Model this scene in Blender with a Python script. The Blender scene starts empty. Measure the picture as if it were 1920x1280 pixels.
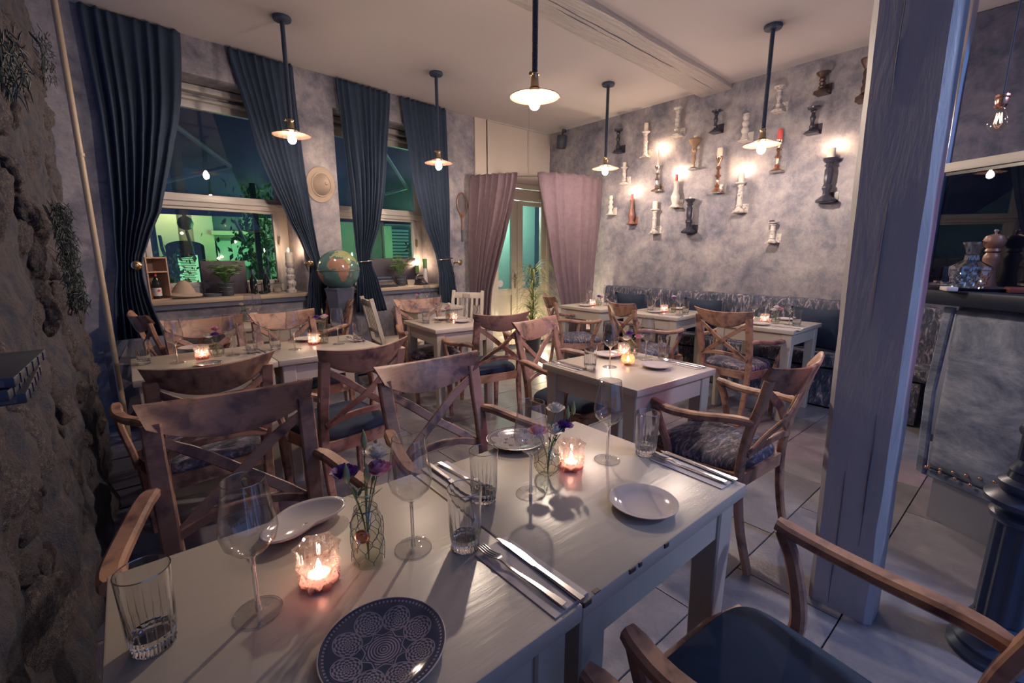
import bpy, bmesh, math, random
from mathutils import Vector, Matrix, Euler, noise
C = bpy.context.scene.collection
SC = bpy.context.scene
random.seed(7)
R = math.radians
PI = math.pi

# ------------------------------------------------------------------ camera, world, exposure
CAM_H, FPX, PITCH, YAW = 1.45, 853.0, R(10.9), R(50)
cd = bpy.data.cameras.new('camera'); cd.sensor_width = 36; cd.lens = FPX/1920*36; cd.clip_start = 0.02
cam = bpy.data.objects.new('camera', cd); C.objects.link(cam)
cam.location = (0, 0, CAM_H); cam.rotation_euler = (R(90)-PITCH, 0, YAW-R(90))
SC.camera = cam
SC.view_settings.view_transform = 'Standard'; SC.view_settings.look = 'None'
SC.view_settings.gamma = 1; SC.view_settings.use_curve_mapping = False
SC.view_settings.exposure = 0.15
try:
    SC.cycles.max_bounces = 12; SC.cycles.transparent_max_bounces = 24; SC.cycles.transmission_bounces = 10
    SC.cycles.glossy_bounces = 4; SC.cycles.diffuse_bounces = 4
    SC.cycles.caustics_refractive = False; SC.cycles.caustics_reflective = False
    SC.cycles.sample_clamp_indirect = 4; SC.cycles.use_light_tree = True
    SC.cycles.use_denoising = True
except Exception: pass
W = bpy.data.worlds.new('night'); SC.world = W; W.use_nodes = True
bg = W.node_tree.nodes['Background']; bg.inputs[0].default_value = (0.17, 0.285, 0.64, 1); bg.inputs[1].default_value = 0.82

def lamp(name, kind, loc, energy, col, size=.1, rot=(0, 0, 0), **k):
    l = bpy.data.lights.new(name, kind); l.energy = energy; l.color = col
    if kind == 'AREA': l.size = size
    elif kind in ('POINT', 'SPOT'): l.shadow_soft_size = size
    for a, b in k.items(): setattr(l, a, b)
    o = bpy.data.objects.new(name, l); C.objects.link(o); o.location = loc; o.rotation_euler = rot
    return o
def aim(o, p):
    o.rotation_euler = (Vector(p)-o.location).to_track_quat('-Z', 'Y').to_euler()
# ceiling spots over the bar, blue-white and violet, out of frame to the right
aim(lamp('bar_spot', 'SPOT', (3.0, -1.9, 3.1), 150, (.55, .66, 1), .12, spot_size=R(75), spot_blend=.6), (3.1, .7, .4))
aim(lamp('bar_spot_violet', 'SPOT', (4.6, -1.6, 3.2), 95, (1, .30, .52), .08, spot_size=R(50), spot_blend=.5), (3.0, 1.3, .3))
BULB, FLAME, TEA = 1050.0, 950.0, 85.0

def ray(u, v):
    a = (u-960)/FPX; b = -(v-640)/FPX
    fx, fy = math.cos(YAW), math.sin(YAW)
    h = math.cos(PITCH)+b*math.sin(PITCH); z = -math.sin(PITCH)+b*math.cos(PITCH)
    return Vector((fx*h+fy*a, fy*h-fx*a, z))
def at(u, v, z):
    d = ray(u, v); t = (z-CAM_H)/d.z
    return Vector((d.x*t, d.y*t, z))
def atx(u, v, x):
    d = ray(u, v); t = x/d.x
    return Vector((x, d.y*t, CAM_H+d.z*t))
def atd(u, v, dist):
    d = ray(u, v)
    return Vector((d.x*dist, d.y*dist, CAM_H+d.z*dist))
CEIL = 3.51; FL = -.152   # everything is laid out with the camera at 1.45 and brought to metres (x .83) at the very end
US = 1/.83
WA = math.atan(.115); WN = Vector((-math.sin(WA), math.cos(WA), 0)); WT = Vector((math.cos(WA), math.sin(WA), 0))
def wl(s, off, z): return Vector((0, 5.63, 0)) + WT*s + WN*off + Vector((0, 0, z))
def atw(u, v, off=0):
    d = ray(u, v); p0 = Vector((0, 5.63, 0))+WN*off; t = p0.dot(WN)/d.dot(WN)
    p = Vector((d.x*t, d.y*t, CAM_H+d.z*t)); return (p-Vector((0, 5.63, 0))).dot(WT), p.z

# ------------------------------------------------------------------ materials
M = {}
class NT:
    def __init__(s, name):
        s.m = bpy.data.materials.new(name); s.m.use_nodes = True; s.t = s.m.node_tree; s.n = s.t.nodes
        s.b = s.n['Principled BSDF']; s.out = s.n['Material Output']; M[name] = s.m
    def node(s, ty, **k):
        x = s.n.new(ty)
        for a, v in k.items():
            if a.startswith('i_'):
                key = a[2:]; key = int(key) if key.isdigit() else key.replace('_', ' ')
                x.inputs[key].default_value = v
            else: setattr(x, a, v)
        return x
    def link(s, a, b): s.t.links.new(a, b)
    def coord(s, kind='Object', scale=(1, 1, 1), rnd=False):
        c = s.node('ShaderNodeTexCoord'); m = s.node('ShaderNodeMapping'); m.inputs['Scale'].default_value = scale
        s.link(c.outputs[kind], m.inputs['Vector'])
        if rnd:
            oi = s.node('ShaderNodeObjectInfo'); mm = s.node('ShaderNodeMath', operation='MULTIPLY', i_1=37.0)
            s.link(oi.outputs['Random'], mm.inputs[0]); cb = s.node('ShaderNodeCombineXYZ')
            for i in range(3): s.link(mm.outputs[0], cb.inputs[i])
            s.link(cb.outputs[0], m.inputs['Location'])
        return m.outputs[0]
    def noise(s, vec, scale, detail=4, rough=.55, dist=0):
        x = s.node('ShaderNodeTexNoise', i_Scale=scale, i_Detail=detail, i_Roughness=rough, i_Distortion=dist)
        s.link(vec, x.inputs['Vector']); return x.outputs['Fac']
    def ramp(s, fac, stops):
        x = s.node('ShaderNodeValToRGB'); e = x.color_ramp.elements
        while len(e) < len(stops): e.new(.5)
        for i, (p, c) in enumerate(stops): e[i].position = p; e[i].color = tuple(c)+(1,)
        s.link(fac, x.inputs[0]); return x.outputs[0]
    def mix(s, fac, a, b, bt='MIX'):
        x = s.node('ShaderNodeMix', data_type='RGBA', blend_type=bt)
        for sock, v in ((x.inputs[0], fac), (x.inputs[6], a), (x.inputs[7], b)):
            if isinstance(v, (int, float)): sock.default_value = v
            elif isinstance(v, tuple): sock.default_value = v+(1,) if len(v) == 3 else v
            else: s.link(v, sock)
        return x.outputs[2]
    def base(s, c):
        if isinstance(c, tuple): s.b.inputs['Base Color'].default_value = c+(1,)
        else: s.link(c, s.b.inputs['Base Color'])
        return s
    def bump(s, h, st=.3, d=.01):
        x = s.node('ShaderNodeBump', i_Strength=st, i_Distance=d); s.link(h, x.inputs['Height']); s.link(x.outputs[0], s.b.inputs['Normal']); return s
    def set(s, **k):
        for a, v in k.items(): s.b.inputs[a.replace('_', ' ')].default_value = v
        return s
def plain(name, col, rough=.5, metal=0, spec=.5, mott=.0, scale=8, bump=0):
    n = NT(name); n.set(Roughness=rough, Metallic=metal)
    n.b.inputs['Specular IOR Level'].default_value = spec
    if mott or bump:
        f = n.noise(n.coord(rnd=True), scale, 5)
        n.base(n.mix(f, tuple(c*(1-mott) for c in col), tuple(min(1, c*(1+mott)) for c in col)))
        if bump: n.bump(f, bump, .004)
    else: n.base(col)
    return n
def emis(name, col, st):
    n = NT(name); n.set(Roughness=.5); n.base(tuple(col)); n.b.inputs['Emission Color'].default_value = tuple(col)+(1,); n.b.inputs['Emission Strength'].default_value = st
# painted plaster and mottled wallpaper
n = NT('wallpaper'); v = n.coord()
a = n.noise(v, 2.2, 6, .62, .35); b = n.noise(v, 9, 6, .7, .3); c = n.noise(v, 60, 3)
f = n.mix(.38, a, b); f = n.mix(.10, f, c)
n.base(n.ramp(f, [(.36, (.105, .108, .15)), (.45, (.19, .182, .225)), (.53, (.29, .268, .30)), (.64, (.43, .39, .395))])); n.set(Roughness=.72).bump(f, .25, .01)
n = NT('ceiling_paint'); v = n.coord(); f = n.noise(v, 1.1, 4)
n.base(n.mix(f, (.50, .455, .47), (.56, .50, .50))); n.set(Roughness=.8)
plain('cream_wall', (.60, .52, .46), .6, mott=.04, scale=2)
plain('cream_paint', (.62, .55, .47), .35, mott=.06, scale=4, bump=.1)
n = NT('beam_paint'); v = n.coord(scale=(.5, 5, 5)); f = n.noise(v, 6, 7, .65, .5)
n.base(n.mix(f, (.46, .41, .40), (.60, .54, .52))); n.set(Roughness=.33).bump(f, .9, .03)
n = NT('post_paint'); v = n.coord(scale=(3, 3, .5)); f = n.noise(v, 5, 6, .6, .4)
n.base(n.mix(f, (.35, .34, .385), (.45, .43, .46))); n.set(Roughness=.45).bump(f, .5, .01)
plain('frame_white', (.52, .49, .47), .35, mott=.08, scale=6, bump=.1)
n = NT('table_paint'); v = n.coord(scale=(1, 6, 1), rnd=True); f = n.noise(v, 7, 7, .6, .2); g = n.noise(n.coord(), 3, 3)
n.base(n.mix(g, n.mix(f, (.47, .415, .35), (.55, .49, .415)), (.50, .45, .40))); n.set(Roughness=.30).bump(f, .22, .004)
plain('paint_chip', (.08, .06, .06), .6)
# scorched orange-brown beech
n = NT('scorched_wood'); v = n.coord(rnd=True); gv = n.coord(scale=(3, 3, 26), rnd=True)
g = n.noise(gv, 5, 5, .6, .6); s1 = n.noise(v, 9, 3, .6, .5); s2 = n.noise(v, 23, 3)
sc = n.ramp(n.mix(.25, s1, s2), [(.37, (0, 0, 0)), (.53, (1, 1, 1))])
wood = n.mix(g, (.30, .16, .115), (.50, .285, .20))
n.base(n.mix(sc, (.12, .062, .062), wood)); n.set(Roughness=.44).bump(g, .25, .002)
plain('red_wood', (.16, .045, .045), .3, mott=.3, scale=12)
plain('dark_wood', (.085, .095, .15), .5, mott=.3, scale=9, bump=.2)
plain('sill_wood', (.42, .33, .25), .45, mott=.15, scale=6)
plain('crate_wood', (.42, .27, .20), .6, mott=.2, scale=9)
n = NT('floor_wood'); f = n.noise(n.coord(scale=(2, 14, 2), rnd=True), 3, 6, .6, .3)
n.base(n.mix(f, (.07, .085, .14), (.13, .125, .18))); n.set(Roughness=.4).bump(f, .2, .004)
def velvet(name, col, sheen=.6, tint=(.5, .65, 1)):
    n = NT(name); f = n.noise(n.coord(rnd=True), 14, 4, .6, .5)
    n.base(n.mix(f, tuple(c*.75 for c in col), tuple(c*1.25 for c in col))); n.set(Roughness=.85)
    n.b.inputs['Sheen Weight'].default_value = sheen; n.b.inputs['Sheen Roughness'].default_value = .35
    n.b.inputs['Sheen Tint'].default_value = tint+(1,); n.b.inputs['Specular IOR Level'].default_value = .15
    return n
velvet('navy_velvet', (.034, .050, .085), .10); velvet('black_velvet', (.036, .05, .085), .05)
velvet('mauve_velvet', (.175, .125, .15), .35, (1, .8, .75)); n = velvet('bar_velvet', (.15, .185, .27), .5, (.75, .85, 1)); f = n.noise(n.coord(scale=(1, .5, 1)), 4.5, 8, .75, .5); n.base(n.ramp(f, [(.38, (.10, .12, .18)), (.52, (.22, .25, .33)), (.66, (.40, .43, .50))])); n.bump(f, .4, .01)
n = NT('crushed_velvet'); v = n.coord(scale=(1, 1, .35), rnd=True)
f = n.noise(v, 17, 7, .72, 1.6); g = n.noise(n.coord(rnd=True), 5, 3)
n.base(n.mix(g, n.ramp(f, [(.46, (.035, .045, .08)), (.54, (.11, .10, .15)), (.60, (.42, .33, .34))]), n.ramp(f, [(.44, (.03, .04, .075)), (.56, (.10, .11, .16)), (.62, (.36, .36, .42))])))
n.set(Roughness=.65).bump(f, .7, .01)
n = NT('seat_velvet'); v = n.coord(scale=(1, 3.2, 1), rnd=True)
f = n.noise(v, 11, 8, .78, 1.5)
n.base(n.ramp(f, [(.44, (.03, .038, .075)), (.52, (.10, .10, .16)), (.60, (.42, .34, .40))])); n.set(Roughness=.55).bump(f, .6, .008)
# rubble stone
n = NT('rubble_stone'); v = n.coord(rnd=True); f = n.noise(v, 8, 10, .68, .3); g = n.noise(v, 2.5, 4)
vo = n.node('ShaderNodeTexVoronoi', i_Scale=22.0, feature='DISTANCE_TO_EDGE'); n.link(v, vo.inputs['Vector'])
n.base(n.mix(g, n.ramp(f, [(.35, (.045, .055, .09)), (.52, (.125, .10, .10)), (.68, (.36, .28, .235))]), n.ramp(f, [(.35, (.045, .055, .095)), (.6, (.145, .12, .13)), (.74, (.33, .27, .25))])))
n.set(Roughness=.9).bump(n.mix(.25, f, vo.outputs['Distance']), 1.0, .03)
n = NT('rubble_mortar'); f = n.noise(n.coord(), 14, 9, .7)
n.base(n.ramp(f, [(.35, (.038, .048, .085)), (.7, (.13, .105, .10))])); n.set(Roughness=.95).bump(f, 1, .03)
# floor tile
n = NT('floor_tile'); v = n.coord('Object', rnd=True); f = n.noise(v, 3.2, 8, .62, .6); g = n.noise(v, 60, 3)
n.base(n.ramp(n.mix(.15, f, g), [(.3, (.13, .13, .165)), (.55, (.24, .225, .25)), (.75, (.36, .33, .34))])); n.set(Roughness=.30).bump(g, .35, .003)
plain('grout', (.075, .075, .10), .8)
plain('black_iron', (.055, .075, .125), .28, .2); plain('black_plastic', (.035, .04, .06), .4)
plain('pipe_black', (.05, .07, .12), .5); plain('navy_cloth', (.045, .07, .125), .9)
plain('copper', (.62, .36, .26), .25, 1, mott=.15); plain('brass', (.55, .42, .26), .28, 1, mott=.15); plain('steel', (.62, .60, .62), .16, 1)
plain('silver_worn', (.60, .50, .46), .22, 1, mott=.3, scale=20)
n = NT('shade_mesh'); n.base((.13, .08, .06)); n.set(Metallic=.5, Roughness=.45, Alpha=.42)
n.b.inputs['Subsurface Weight'].default_value = 0
plain('porcelain', (.56, .50, .50), .10, mott=.01); plain('napkin', (.60, .55, .56), .8, mott=.03, bump=.1)
plain('wax', (.78, .70, .56), .45, mott=.05); plain('wax_red', (.62, .10, .09), .4); plain('wick', (.02, .02, .02), .9)
plain('helmet_felt', (.40, .31, .25), .9, mott=.06, bump=.2); plain('leather', (.03, .035, .055), .45, mott=.3, scale=20, bump=.3)
plain('leather_spine_gilt', (.13, .11, .12), .5)
plain('leaf', (.13, .25, .085), .5, mott=.4, scale=12); plain('leaf_dark', (.03, .045, .05), .6, mott=.3)
plain('leaf_pale', (.36, .40, .18), .5, mott=.4, scale=6); plain('stem_green', (.14, .22, .09), .5)
plain('petal_white', (.80, .75, .70), .5, mott=.05); plain('petal_pink', (.78, .38, .52), .5, mott=.15); plain('petal_purple', (.20, .07, .34), .5, mott=.3)
plain('pot_black', (.05, .06, .08), .4); plain('label_cream', (.42, .36, .31), .6); plain('bottle_dark', (.012, .02, .02), .06); plain('foil_red', (.5, .06, .08), .35)
plain('board_grey', (.05, .042, .065), .55, mott=.1); plain('pink_wall', (.42, .30, .36), .5)
n = NT('distressed_white'); v = n.coord(rnd=True); f = n.noise(v, 38, 5, .7, .4)
n.base(n.ramp(f, [(.38, (.16, .12, .12)), (.44, (.50, .46, .44)), (.6, (.62, .57, .54))])); n.set(Roughness=.5).bump(f, .4, .003)
plain('glazed_white', (.58, .53, .50), .15); plain('black_lacquer', (.035, .035, .055), .3, mott=.3); plain('bronze_dark', (.09, .055, .05), .35, .4, mott=.4, scale=20)
plain('wood_turned', (.24, .11, .085), .35, mott=.3); plain('gold_worn', (.42, .28, .19), .35, .6, mott=.4, scale=25); plain('mirror_chip', (.45, .47, .5), .2, .6, mott=.4, scale=60)
plain('racket_wood', (.21, .10, .075), .4, mott=.4, scale=20); plain('racket_string', (.20, .18, .20), .6)
plain('orange_peel', (.55, .2, .08), .5); plain('teal_wall', (.30, .48, .40), .6); plain('facade', (.40, .46, .30), .7, mott=.25, scale=3); plain('facade_dark', (.06, .08, .085), .5, mott=.3)
plain('lantern_iron', (.04, .05, .05), .5); plain('hedge', (.10, .22, .06), .6, mott=.6, scale=6); plain('counter_black', (.018, .024, .045), .4, spec=.2); plain('awning', (.12, .085, .20), .8, mott=.2); plain('awning_arm', (.30, .33, .40), .4)
plain('globe_sea', (.085, .17, .17), .12, mott=.35, scale=9); plain('globe_land', (.36, .20, .14), .15, mott=.3, scale=25); plain('globe_land_green', (.30, .33, .17), .15, mott=.4, scale=20)
emis('bulb_glow', (1, .80, .65), BULB); emis('bulb_glow_dim', (1, .76, .57), BULB*.5); emis('bulb_glow_strong', (1, .80, .63), BULB*1.35); emis('flame_glow', (1, .66, .40), FLAME); emis('tea_glow', (1, .70, .50), TEA)
emis('menu_paper', (.34, .75, .40), 1.1); emis('reflection_dot', (1, .75, .5), 6); emis('filament', (1, .62, .36), 8); emis('red_dot', (1, .1, .1), 4)
# thin clear glass: see-through with a Fresnel mirror, so that light still passes
def thin(name, tint=(1, 1, 1), refl=1.0, rough=0, frost=0, ior=1.5):
    n = NT(name); t = n.node('ShaderNodeBsdfTransparent'); t.inputs[0].default_value = tint+(1,)
    g = n.node('ShaderNodeBsdfGlossy', i_Roughness=rough); fr = n.node('ShaderNodeLayerWeight', i_Blend=.5)
    pw = n.node('ShaderNodeMath', operation='POWER', i_1=4.0); n.link(fr.outputs['Facing'], pw.inputs[0])
    mu = n.node('ShaderNodeMath', operation='MULTIPLY_ADD', i_1=.75, i_2=.035*refl); n.link(pw.outputs[0], mu.inputs[0])
    mu2 = n.node('ShaderNodeMath', operation='MINIMUM', i_1=.9); n.link(mu.outputs[0], mu2.inputs[0])
    mx = n.node('ShaderNodeMixShader'); n.link(mu2.outputs[0], mx.inputs[0]); last = t
    if frost:
        tr = n.node('ShaderNodeBsdfTranslucent'); tr.inputs[0].default_value = tint+(1,)
        m2 = n.node('ShaderNodeMixShader', i_0=frost); n.link(t.outputs[0], m2.inputs[1]); n.link(tr.outputs[0], m2.inputs[2]); last = m2
    n.link(last.outputs[0], mx.inputs[1]); n.link(g.outputs[0], mx.inputs[2]); n.link(mx.outputs[0], n.out.inputs[0])
thin('wine_glass', (.98, .98, .985), 2.6); thin('glass_bright', (.96, .96, .97), 9.0, .02); thin('cut_glass', (.94, .95, .96), 2.2, .03); thin('window_glass', (.80, .86, .84), 1.2)
thin('vase_glass', (.95, .96, .93), 1.8); thin('water', (.97, .97, .94), .6); thin('votive_clear', (1, .90, .86), 6, .05, .26); thin('votive_red', (1, .50, .46), 4.0, .05, .35)
thin('amber_glass', (1, .72, .42), 1.4, .1, .5); thin('bulb_clear', (1, .93, .86), 1.2); thin('screen_glass', (.20, .24, .32), 2.5); thin('crystal', (.80, .77, .74), 10, .04); thin('gold_glass', (.95, .74, .54), 3, .12, .25)
plain('steel_plinth', (.34, .36, .42), .3, .6); plain('bar_grey', (.20, .21, .27), .6, mott=.1)
n = NT('wallpaper_shaded'); f = n.noise(n.coord(), 5, 7, .7, .4); n.base(n.ramp(f, [(.35, (.05, .06, .10)), (.6, (.13, .12, .17)), (.75, (.22, .19, .23))])); n.set(Roughness=.8)  # wallpaper with the falling-off lamplight put into its colour
n = NT('glass_solid'); n.base((.95, .95, .95)); n.b.inputs['Transmission Weight'].default_value = 1; n.set(Roughness=.0); n.b.inputs['IOR'].default_value = 1.5
# patterned plates
def plate_pattern(name, dark, light):
    n = NT(name); c = n.node('ShaderNodeTexCoord'); s = n.node('ShaderNodeSeparateXYZ'); n.link(c.outputs['Object'], s.inputs[0])
    def m(op, a, b=None, c2=None):
        x = n.node('ShaderNodeMath', operation=op)
        for i, q in enumerate((a, b, c2)):
            if q is None: continue
            if isinstance(q, (int, float)): x.inputs[i].default_value = q
            else: n.link(q, x.inputs[i])
        return x.outputs[0]
    X, Y = s.outputs[0], s.outputs[1]
    r = m('SQRT', m('ADD', m('MULTIPLY', X, X), m('MULTIPLY', Y, Y))); th = m('ARCTAN2', Y, X)
    # eight medallions at radius .058: fold the angle into one sector
    k = m('SUBTRACT', m('PINGPONG', m('ADD', th, PI), PI/8), 0.0)
    px_ = m('SUBTRACT', m('MULTIPLY', r, m('COSINE', k)), .0555); py_ = m('MULTIPLY', r, m('SINE', k))
    rm = m('SQRT', m('ADD', m('MULTIPLY', px_, px_), m('MULTIPLY', py_, py_))); tm = m('ARCTAN2', py_, px_)
    petals = m('GREATER_THAN', m('MULTIPLY', m('SINE', m('MULTIPLY', rm, 1100.)), m('COSINE', m('MULTIPLY', tm, 8.))), .0)
    med = m('MULTIPLY', petals, m('LESS_THAN', rm, .0195))
    ringm = m('COMPARE', rm, .0208, .0008)
    star = m('ADD', r, m('MULTIPLY', m('ABSOLUTE', m('SINE', m('MULTIPLY', th, 4.))), .008))
    cen = m('MULTIPLY', m('LESS_THAN', star, .031), m('GREATER_THAN', m('SINE', m('MULTIPLY', r, 1500.)), -.1))
    edge = m('COMPARE', star, .0345, .0010)
    dots = m('MULTIPLY', m('COMPARE', r, .084, .0016), m('GREATER_THAN', m('SINE', m('MULTIPLY', th, 84.)), .1))
    tot = m('MINIMUM', m('ADD', m('ADD', m('ADD', med, ringm), m('ADD', cen, edge)), dots), 1.)
    n.base(n.mix(tot, dark, light)); n.set(Roughness=.1)
plate_pattern('plate_blue', (.035, .05, .10), (.24, .22, .30)); plate_pattern('plate_silver', (.14, .13, .15), (.50, .44, .42))

# ------------------------------------------------------------------ mesh helpers
class MB:
    def __init__(s): s.v = []; s.f = []; s.mi = None
    def add(s, vs, fs, M_=None):
        k = len(s.v); s.v += [(M_ @ Vector(p)) if M_ is not None else Vector(p) for p in vs]; s.f += [tuple(i+k for i in f) for f in fs]; return s
    def box(s, c, d, rot=None, bev=0):
        if bev <= 0:
            x, y, z = d[0]/2, d[1]/2, d[2]/2
            vs = [Vector((i*x, j*y, k*z)) for i in (-1, 1) for j in (-1, 1) for k in (-1, 1)]
            fs = [(0, 1, 3, 2), (4, 6, 7, 5), (0, 4, 5, 1), (2, 3, 7, 6), (0, 2, 6, 4), (1, 5, 7, 3)]
        else:
            bm = bmesh.new(); bmesh.ops.create_cube(bm, size=1); bmesh.ops.scale(bm, vec=d, verts=bm.verts)
            bmesh.ops.bevel(bm, geom=bm.edges[:], offset=min(bev, min(d)*.49), segments=2, affect='EDGES', profile=.5)
            bm.verts.index_update(); vs = [v.co.copy() for v in bm.verts]; fs = [tuple(v.index for v in f.verts) for f in bm.faces]; bm.free()
        m = Matrix.Translation(Vector(c)) @ (Euler(rot).to_matrix().to_4x4() if rot else Matrix())
        return s.add(vs, fs, m)
    def prism(s, poly, z0, z1, M_=None):
        n = len(poly); vs = [(p[0], p[1], z0) for p in poly]+[(p[0], p[1], z1) for p in poly]
        fs = [tuple(range(n-1, -1, -1)), tuple(range(n, 2*n))]+[(i, (i+1) % n, n+(i+1) % n, n+i) for i in range(n)]
        return s.add(vs, fs, M_)
    def lathe(s, prof, n=24, M_=None, cap=True, mod=None):
        vs = []; fs = []
        for j, (r, z) in enumerate(prof):
            for i in range(n):
                a = 2*PI*i/n; rr = r*(mod(a, z, j) if mod else 1)
                vs.append((rr*math.cos(a), rr*math.sin(a), z))
        for j in range(len(prof)-1):
            for i in range(n): fs.append((j*n+i, j*n+(i+1) % n, (j+1)*n+(i+1) % n, (j+1)*n+i))
        if cap:
            if prof[0][0] > 1e-5: fs.append(tuple(range(n-1, -1, -1)))
            if prof[-1][0] > 1e-5: fs.append(tuple((len(prof)-1)*n+i for i in range(n)))
        return s.add(vs, fs, M_)
    def tube(s, pts, rad, n=8, M_=None, closed=False):
        pts = [Vector(p) for p in pts]; k = len(pts); rad = rad if isinstance(rad, (list, tuple)) else [rad]*k
        vs = []; up = None
        for i, p in enumerate(pts):
            t = (pts[(i+1) % k]-pts[i-1]) if closed else (pts[min(i+1, k-1)]-pts[max(i-1, 0)])
            if t.length < 1e-9: t = Vector((0, 0, 1))
            t.normalize()
            if up is None: up = t.orthogonal().normalized()
            up = (up-t*up.dot(t)).normalized(); sd = t.cross(up)
            for j in range(n):
                a = 2*PI*j/n; vs.append(p+(up*math.cos(a)+sd*math.sin(a))*rad[i])
        fs = [(i*n+j, i*n+(j+1) % n, ((i+1) % k)*n+(j+1) % n, ((i+1) % k)*n+j) for i in range(k if closed else k-1) for j in range(n)]
        if not closed: fs += [tuple(range(n-1, -1, -1)), tuple((k-1)*n+j for j in range(n))]
        return s.add(vs, fs, M_)
    def bar(s, pts, w, t, side=(1, 0, 0), rnd=.3, M_=None):
        """rounded rectangular section swept along pts; w across 'side', t the other way; w, t may vary"""
        pts = [Vector(p) for p in pts]; k = len(pts); side = Vector(side)
        w = w if isinstance(w, (list, tuple)) else [w]*k; t = t if isinstance(t, (list, tuple)) else [t]*k
        vs = []; n = 8
        for i, p in enumerate(pts):
            tg = (pts[min(i+1, k-1)]-pts[max(i-1, 0)]).normalized()
            a = (side-tg*side.dot(tg)).normalized(); b = tg.cross(a)
            x, y = w[i]/2, t[i]/2; q = min(x, y)*rnd*2*.5
            for (sx, sy) in ((1, .0), (1, 1), (.0, 1)): pass
            for (cx, cy) in ((x, y-q), (x-q, y), (-x+q, y), (-x, y-q), (-x, -y+q), (-x+q, -y), (x-q, -y), (x, -y+q)): vs.append(p+a*cx+b*cy)
        fs = [(i*n+j, i*n+(j+1) % n, (i+1)*n+(j+1) % n, (i+1)*n+j) for i in range(k-1) for j in range(n)]
        fs += [tuple(range(n-1, -1, -1)), tuple((k-1)*n+j for j in range(n))]
        return s.add(vs, fs, M_)
    def grid(s, fn, nu, nv, M_=None, closed=False):
        vs = [fn(i/(nu if closed else nu-1), j/(nv-1)) for j in range(nv) for i in range(nu)]
        fs = [(j*nu+i, j*nu+(i+1) % nu, (j+1)*nu+(i+1) % nu, (j+1)*nu+i) for j in range(nv-1) for i in range(nu if closed else nu-1)]
        return s.add(vs, fs, M_)
def smooth_path(pts, n=6):
    pts = [Vector(p) for p in pts]; out = []
    for i in range(len(pts)-1):
        a, b = pts[i], pts[i+1]; p0 = pts[i-1] if i else a*2-b; p3 = pts[i+2] if i+2 < len(pts) else b*2-a
        for k in range(n):
            t = k/n; out.append(.5*((2*a)+(b-p0)*t+(2*p0-5*a+4*b-p3)*t*t+(3*a-p0-3*b+p3)*t**3))
    out.append(pts[-1]); return out
def O(name, mb, mat, parent=None, loc=(0, 0, 0), rot=(0, 0, 0), smooth=True, kind=None, label=None, cat=None, group=None, ang=40):
    me = bpy.data.meshes.new(name); me.from_pydata([tuple(v) for v in mb.v], [], mb.f)
    bm = bmesh.new(); bm.from_mesh(me); bmesh.ops.recalc_face_normals(bm, faces=bm.faces[:]); bm.to_mesh(me); bm.free()
    if smooth:
        me.polygons.foreach_set('use_smooth', [True]*len(me.polygons))
        try: me.set_sharp_from_angle(angle=R(ang))
        except Exception: pass
    me.materials.append(M[mat]); o = bpy.data.objects.new(name, me); C.objects.link(o)
    o.location = loc; o.rotation_euler = rot
    if parent is not None: o.parent = parent
    return tag(o, label, cat, group, kind)
def tag(o, label=None, cat=None, group=None, kind=None):
    for k, v in (('label', label), ('category', cat), ('group', group), ('kind', kind)):
        if v: o[k] = v
    return o
def E_(name, loc=(0, 0, 0), rz=0, label=None, cat=None, group=None, rot=None, kind=None):
    o = bpy.data.objects.new(name, None); C.objects.link(o); o.location = loc; o.rotation_euler = rot if rot else (0, 0, rz); o.empty_display_size = .05
    return tag(o, label, cat, group, kind)
PROTO = {}; KIDS = {}
def kids(o): return [c for c in C.objects if c.parent == o]
def copy_tree(o, parent=None):
    c = o.copy(); C.objects.link(c); c.parent = parent
    KIDS.setdefault(o.name, kids(o))
    for ch in KIDS[o.name]: copy_tree(ch, c)
    return c
def make(key, build, loc, rz=0, label=None, group=None, cat=None, rot=None, scale=None):
    """first use builds the thing, every later one copies the thing and its parts"""
    if key not in PROTO: PROTO[key] = build(); o = PROTO[key]
    else: o = copy_tree(PROTO[key])
    o.location = loc; o.rotation_euler = rot if rot else (0, 0, rz)
    if scale: o.scale = (scale,)*3 if isinstance(scale, (int, float)) else scale
    return tag(o, label, cat, group)

# ------------------------------------------------------------------ SETTING
S = 'structure'
b = MB().box((3.1, 2.2, FL-.07), (8.6, 8.4, .1)); O('floor', b, 'grout', kind=S, smooth=False)
FLOOR = bpy.data.objects['floor']
tb = {}
def tile_obj(i, w, d, x, y):
    key = (round(w, 3), round(d, 3))
    if key not in tb:
        o = O('tile', MB().box((0, 0, 0), (w-.006, d-.006, .02), bev=.002), 'floor_tile', FLOOR, smooth=False); tb[key] = o
    else: o = tb[key].copy(); C.objects.link(o)
    o.location = (x, y, FL-.0105)
i = 0
for r_ in range(17):
    y0 = -1.69+r_*.45
    if y0 > 5.9: continue
    for c_ in range(10):
        x0 = .45+c_*.9-(.45 if r_ % 2 else 0)
        if x0 > 6.6: continue
        tile_obj(i, .9, .45, x0+.0, y0+.075); i += 1
for k in range(22):   # dark boards along the left side
    o = (O('plank', MB().box((0, 0, 0), (1.0, .3-.004, .022), bev=.002), 'floor_wood', FLOOR, smooth=False) if k == 0 else None)
    if k == 0: pk = o
    else: o = pk.copy(); C.objects.link(o)
    o.location = (-.53, -1.0+k*.32, FL-.008)
b = MB().box((3.1, 2.5, CEIL+.05), (8.6, 7.8, .1)); O('ceiling', b, 'ceiling_paint', kind=S, smooth=False)
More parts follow.
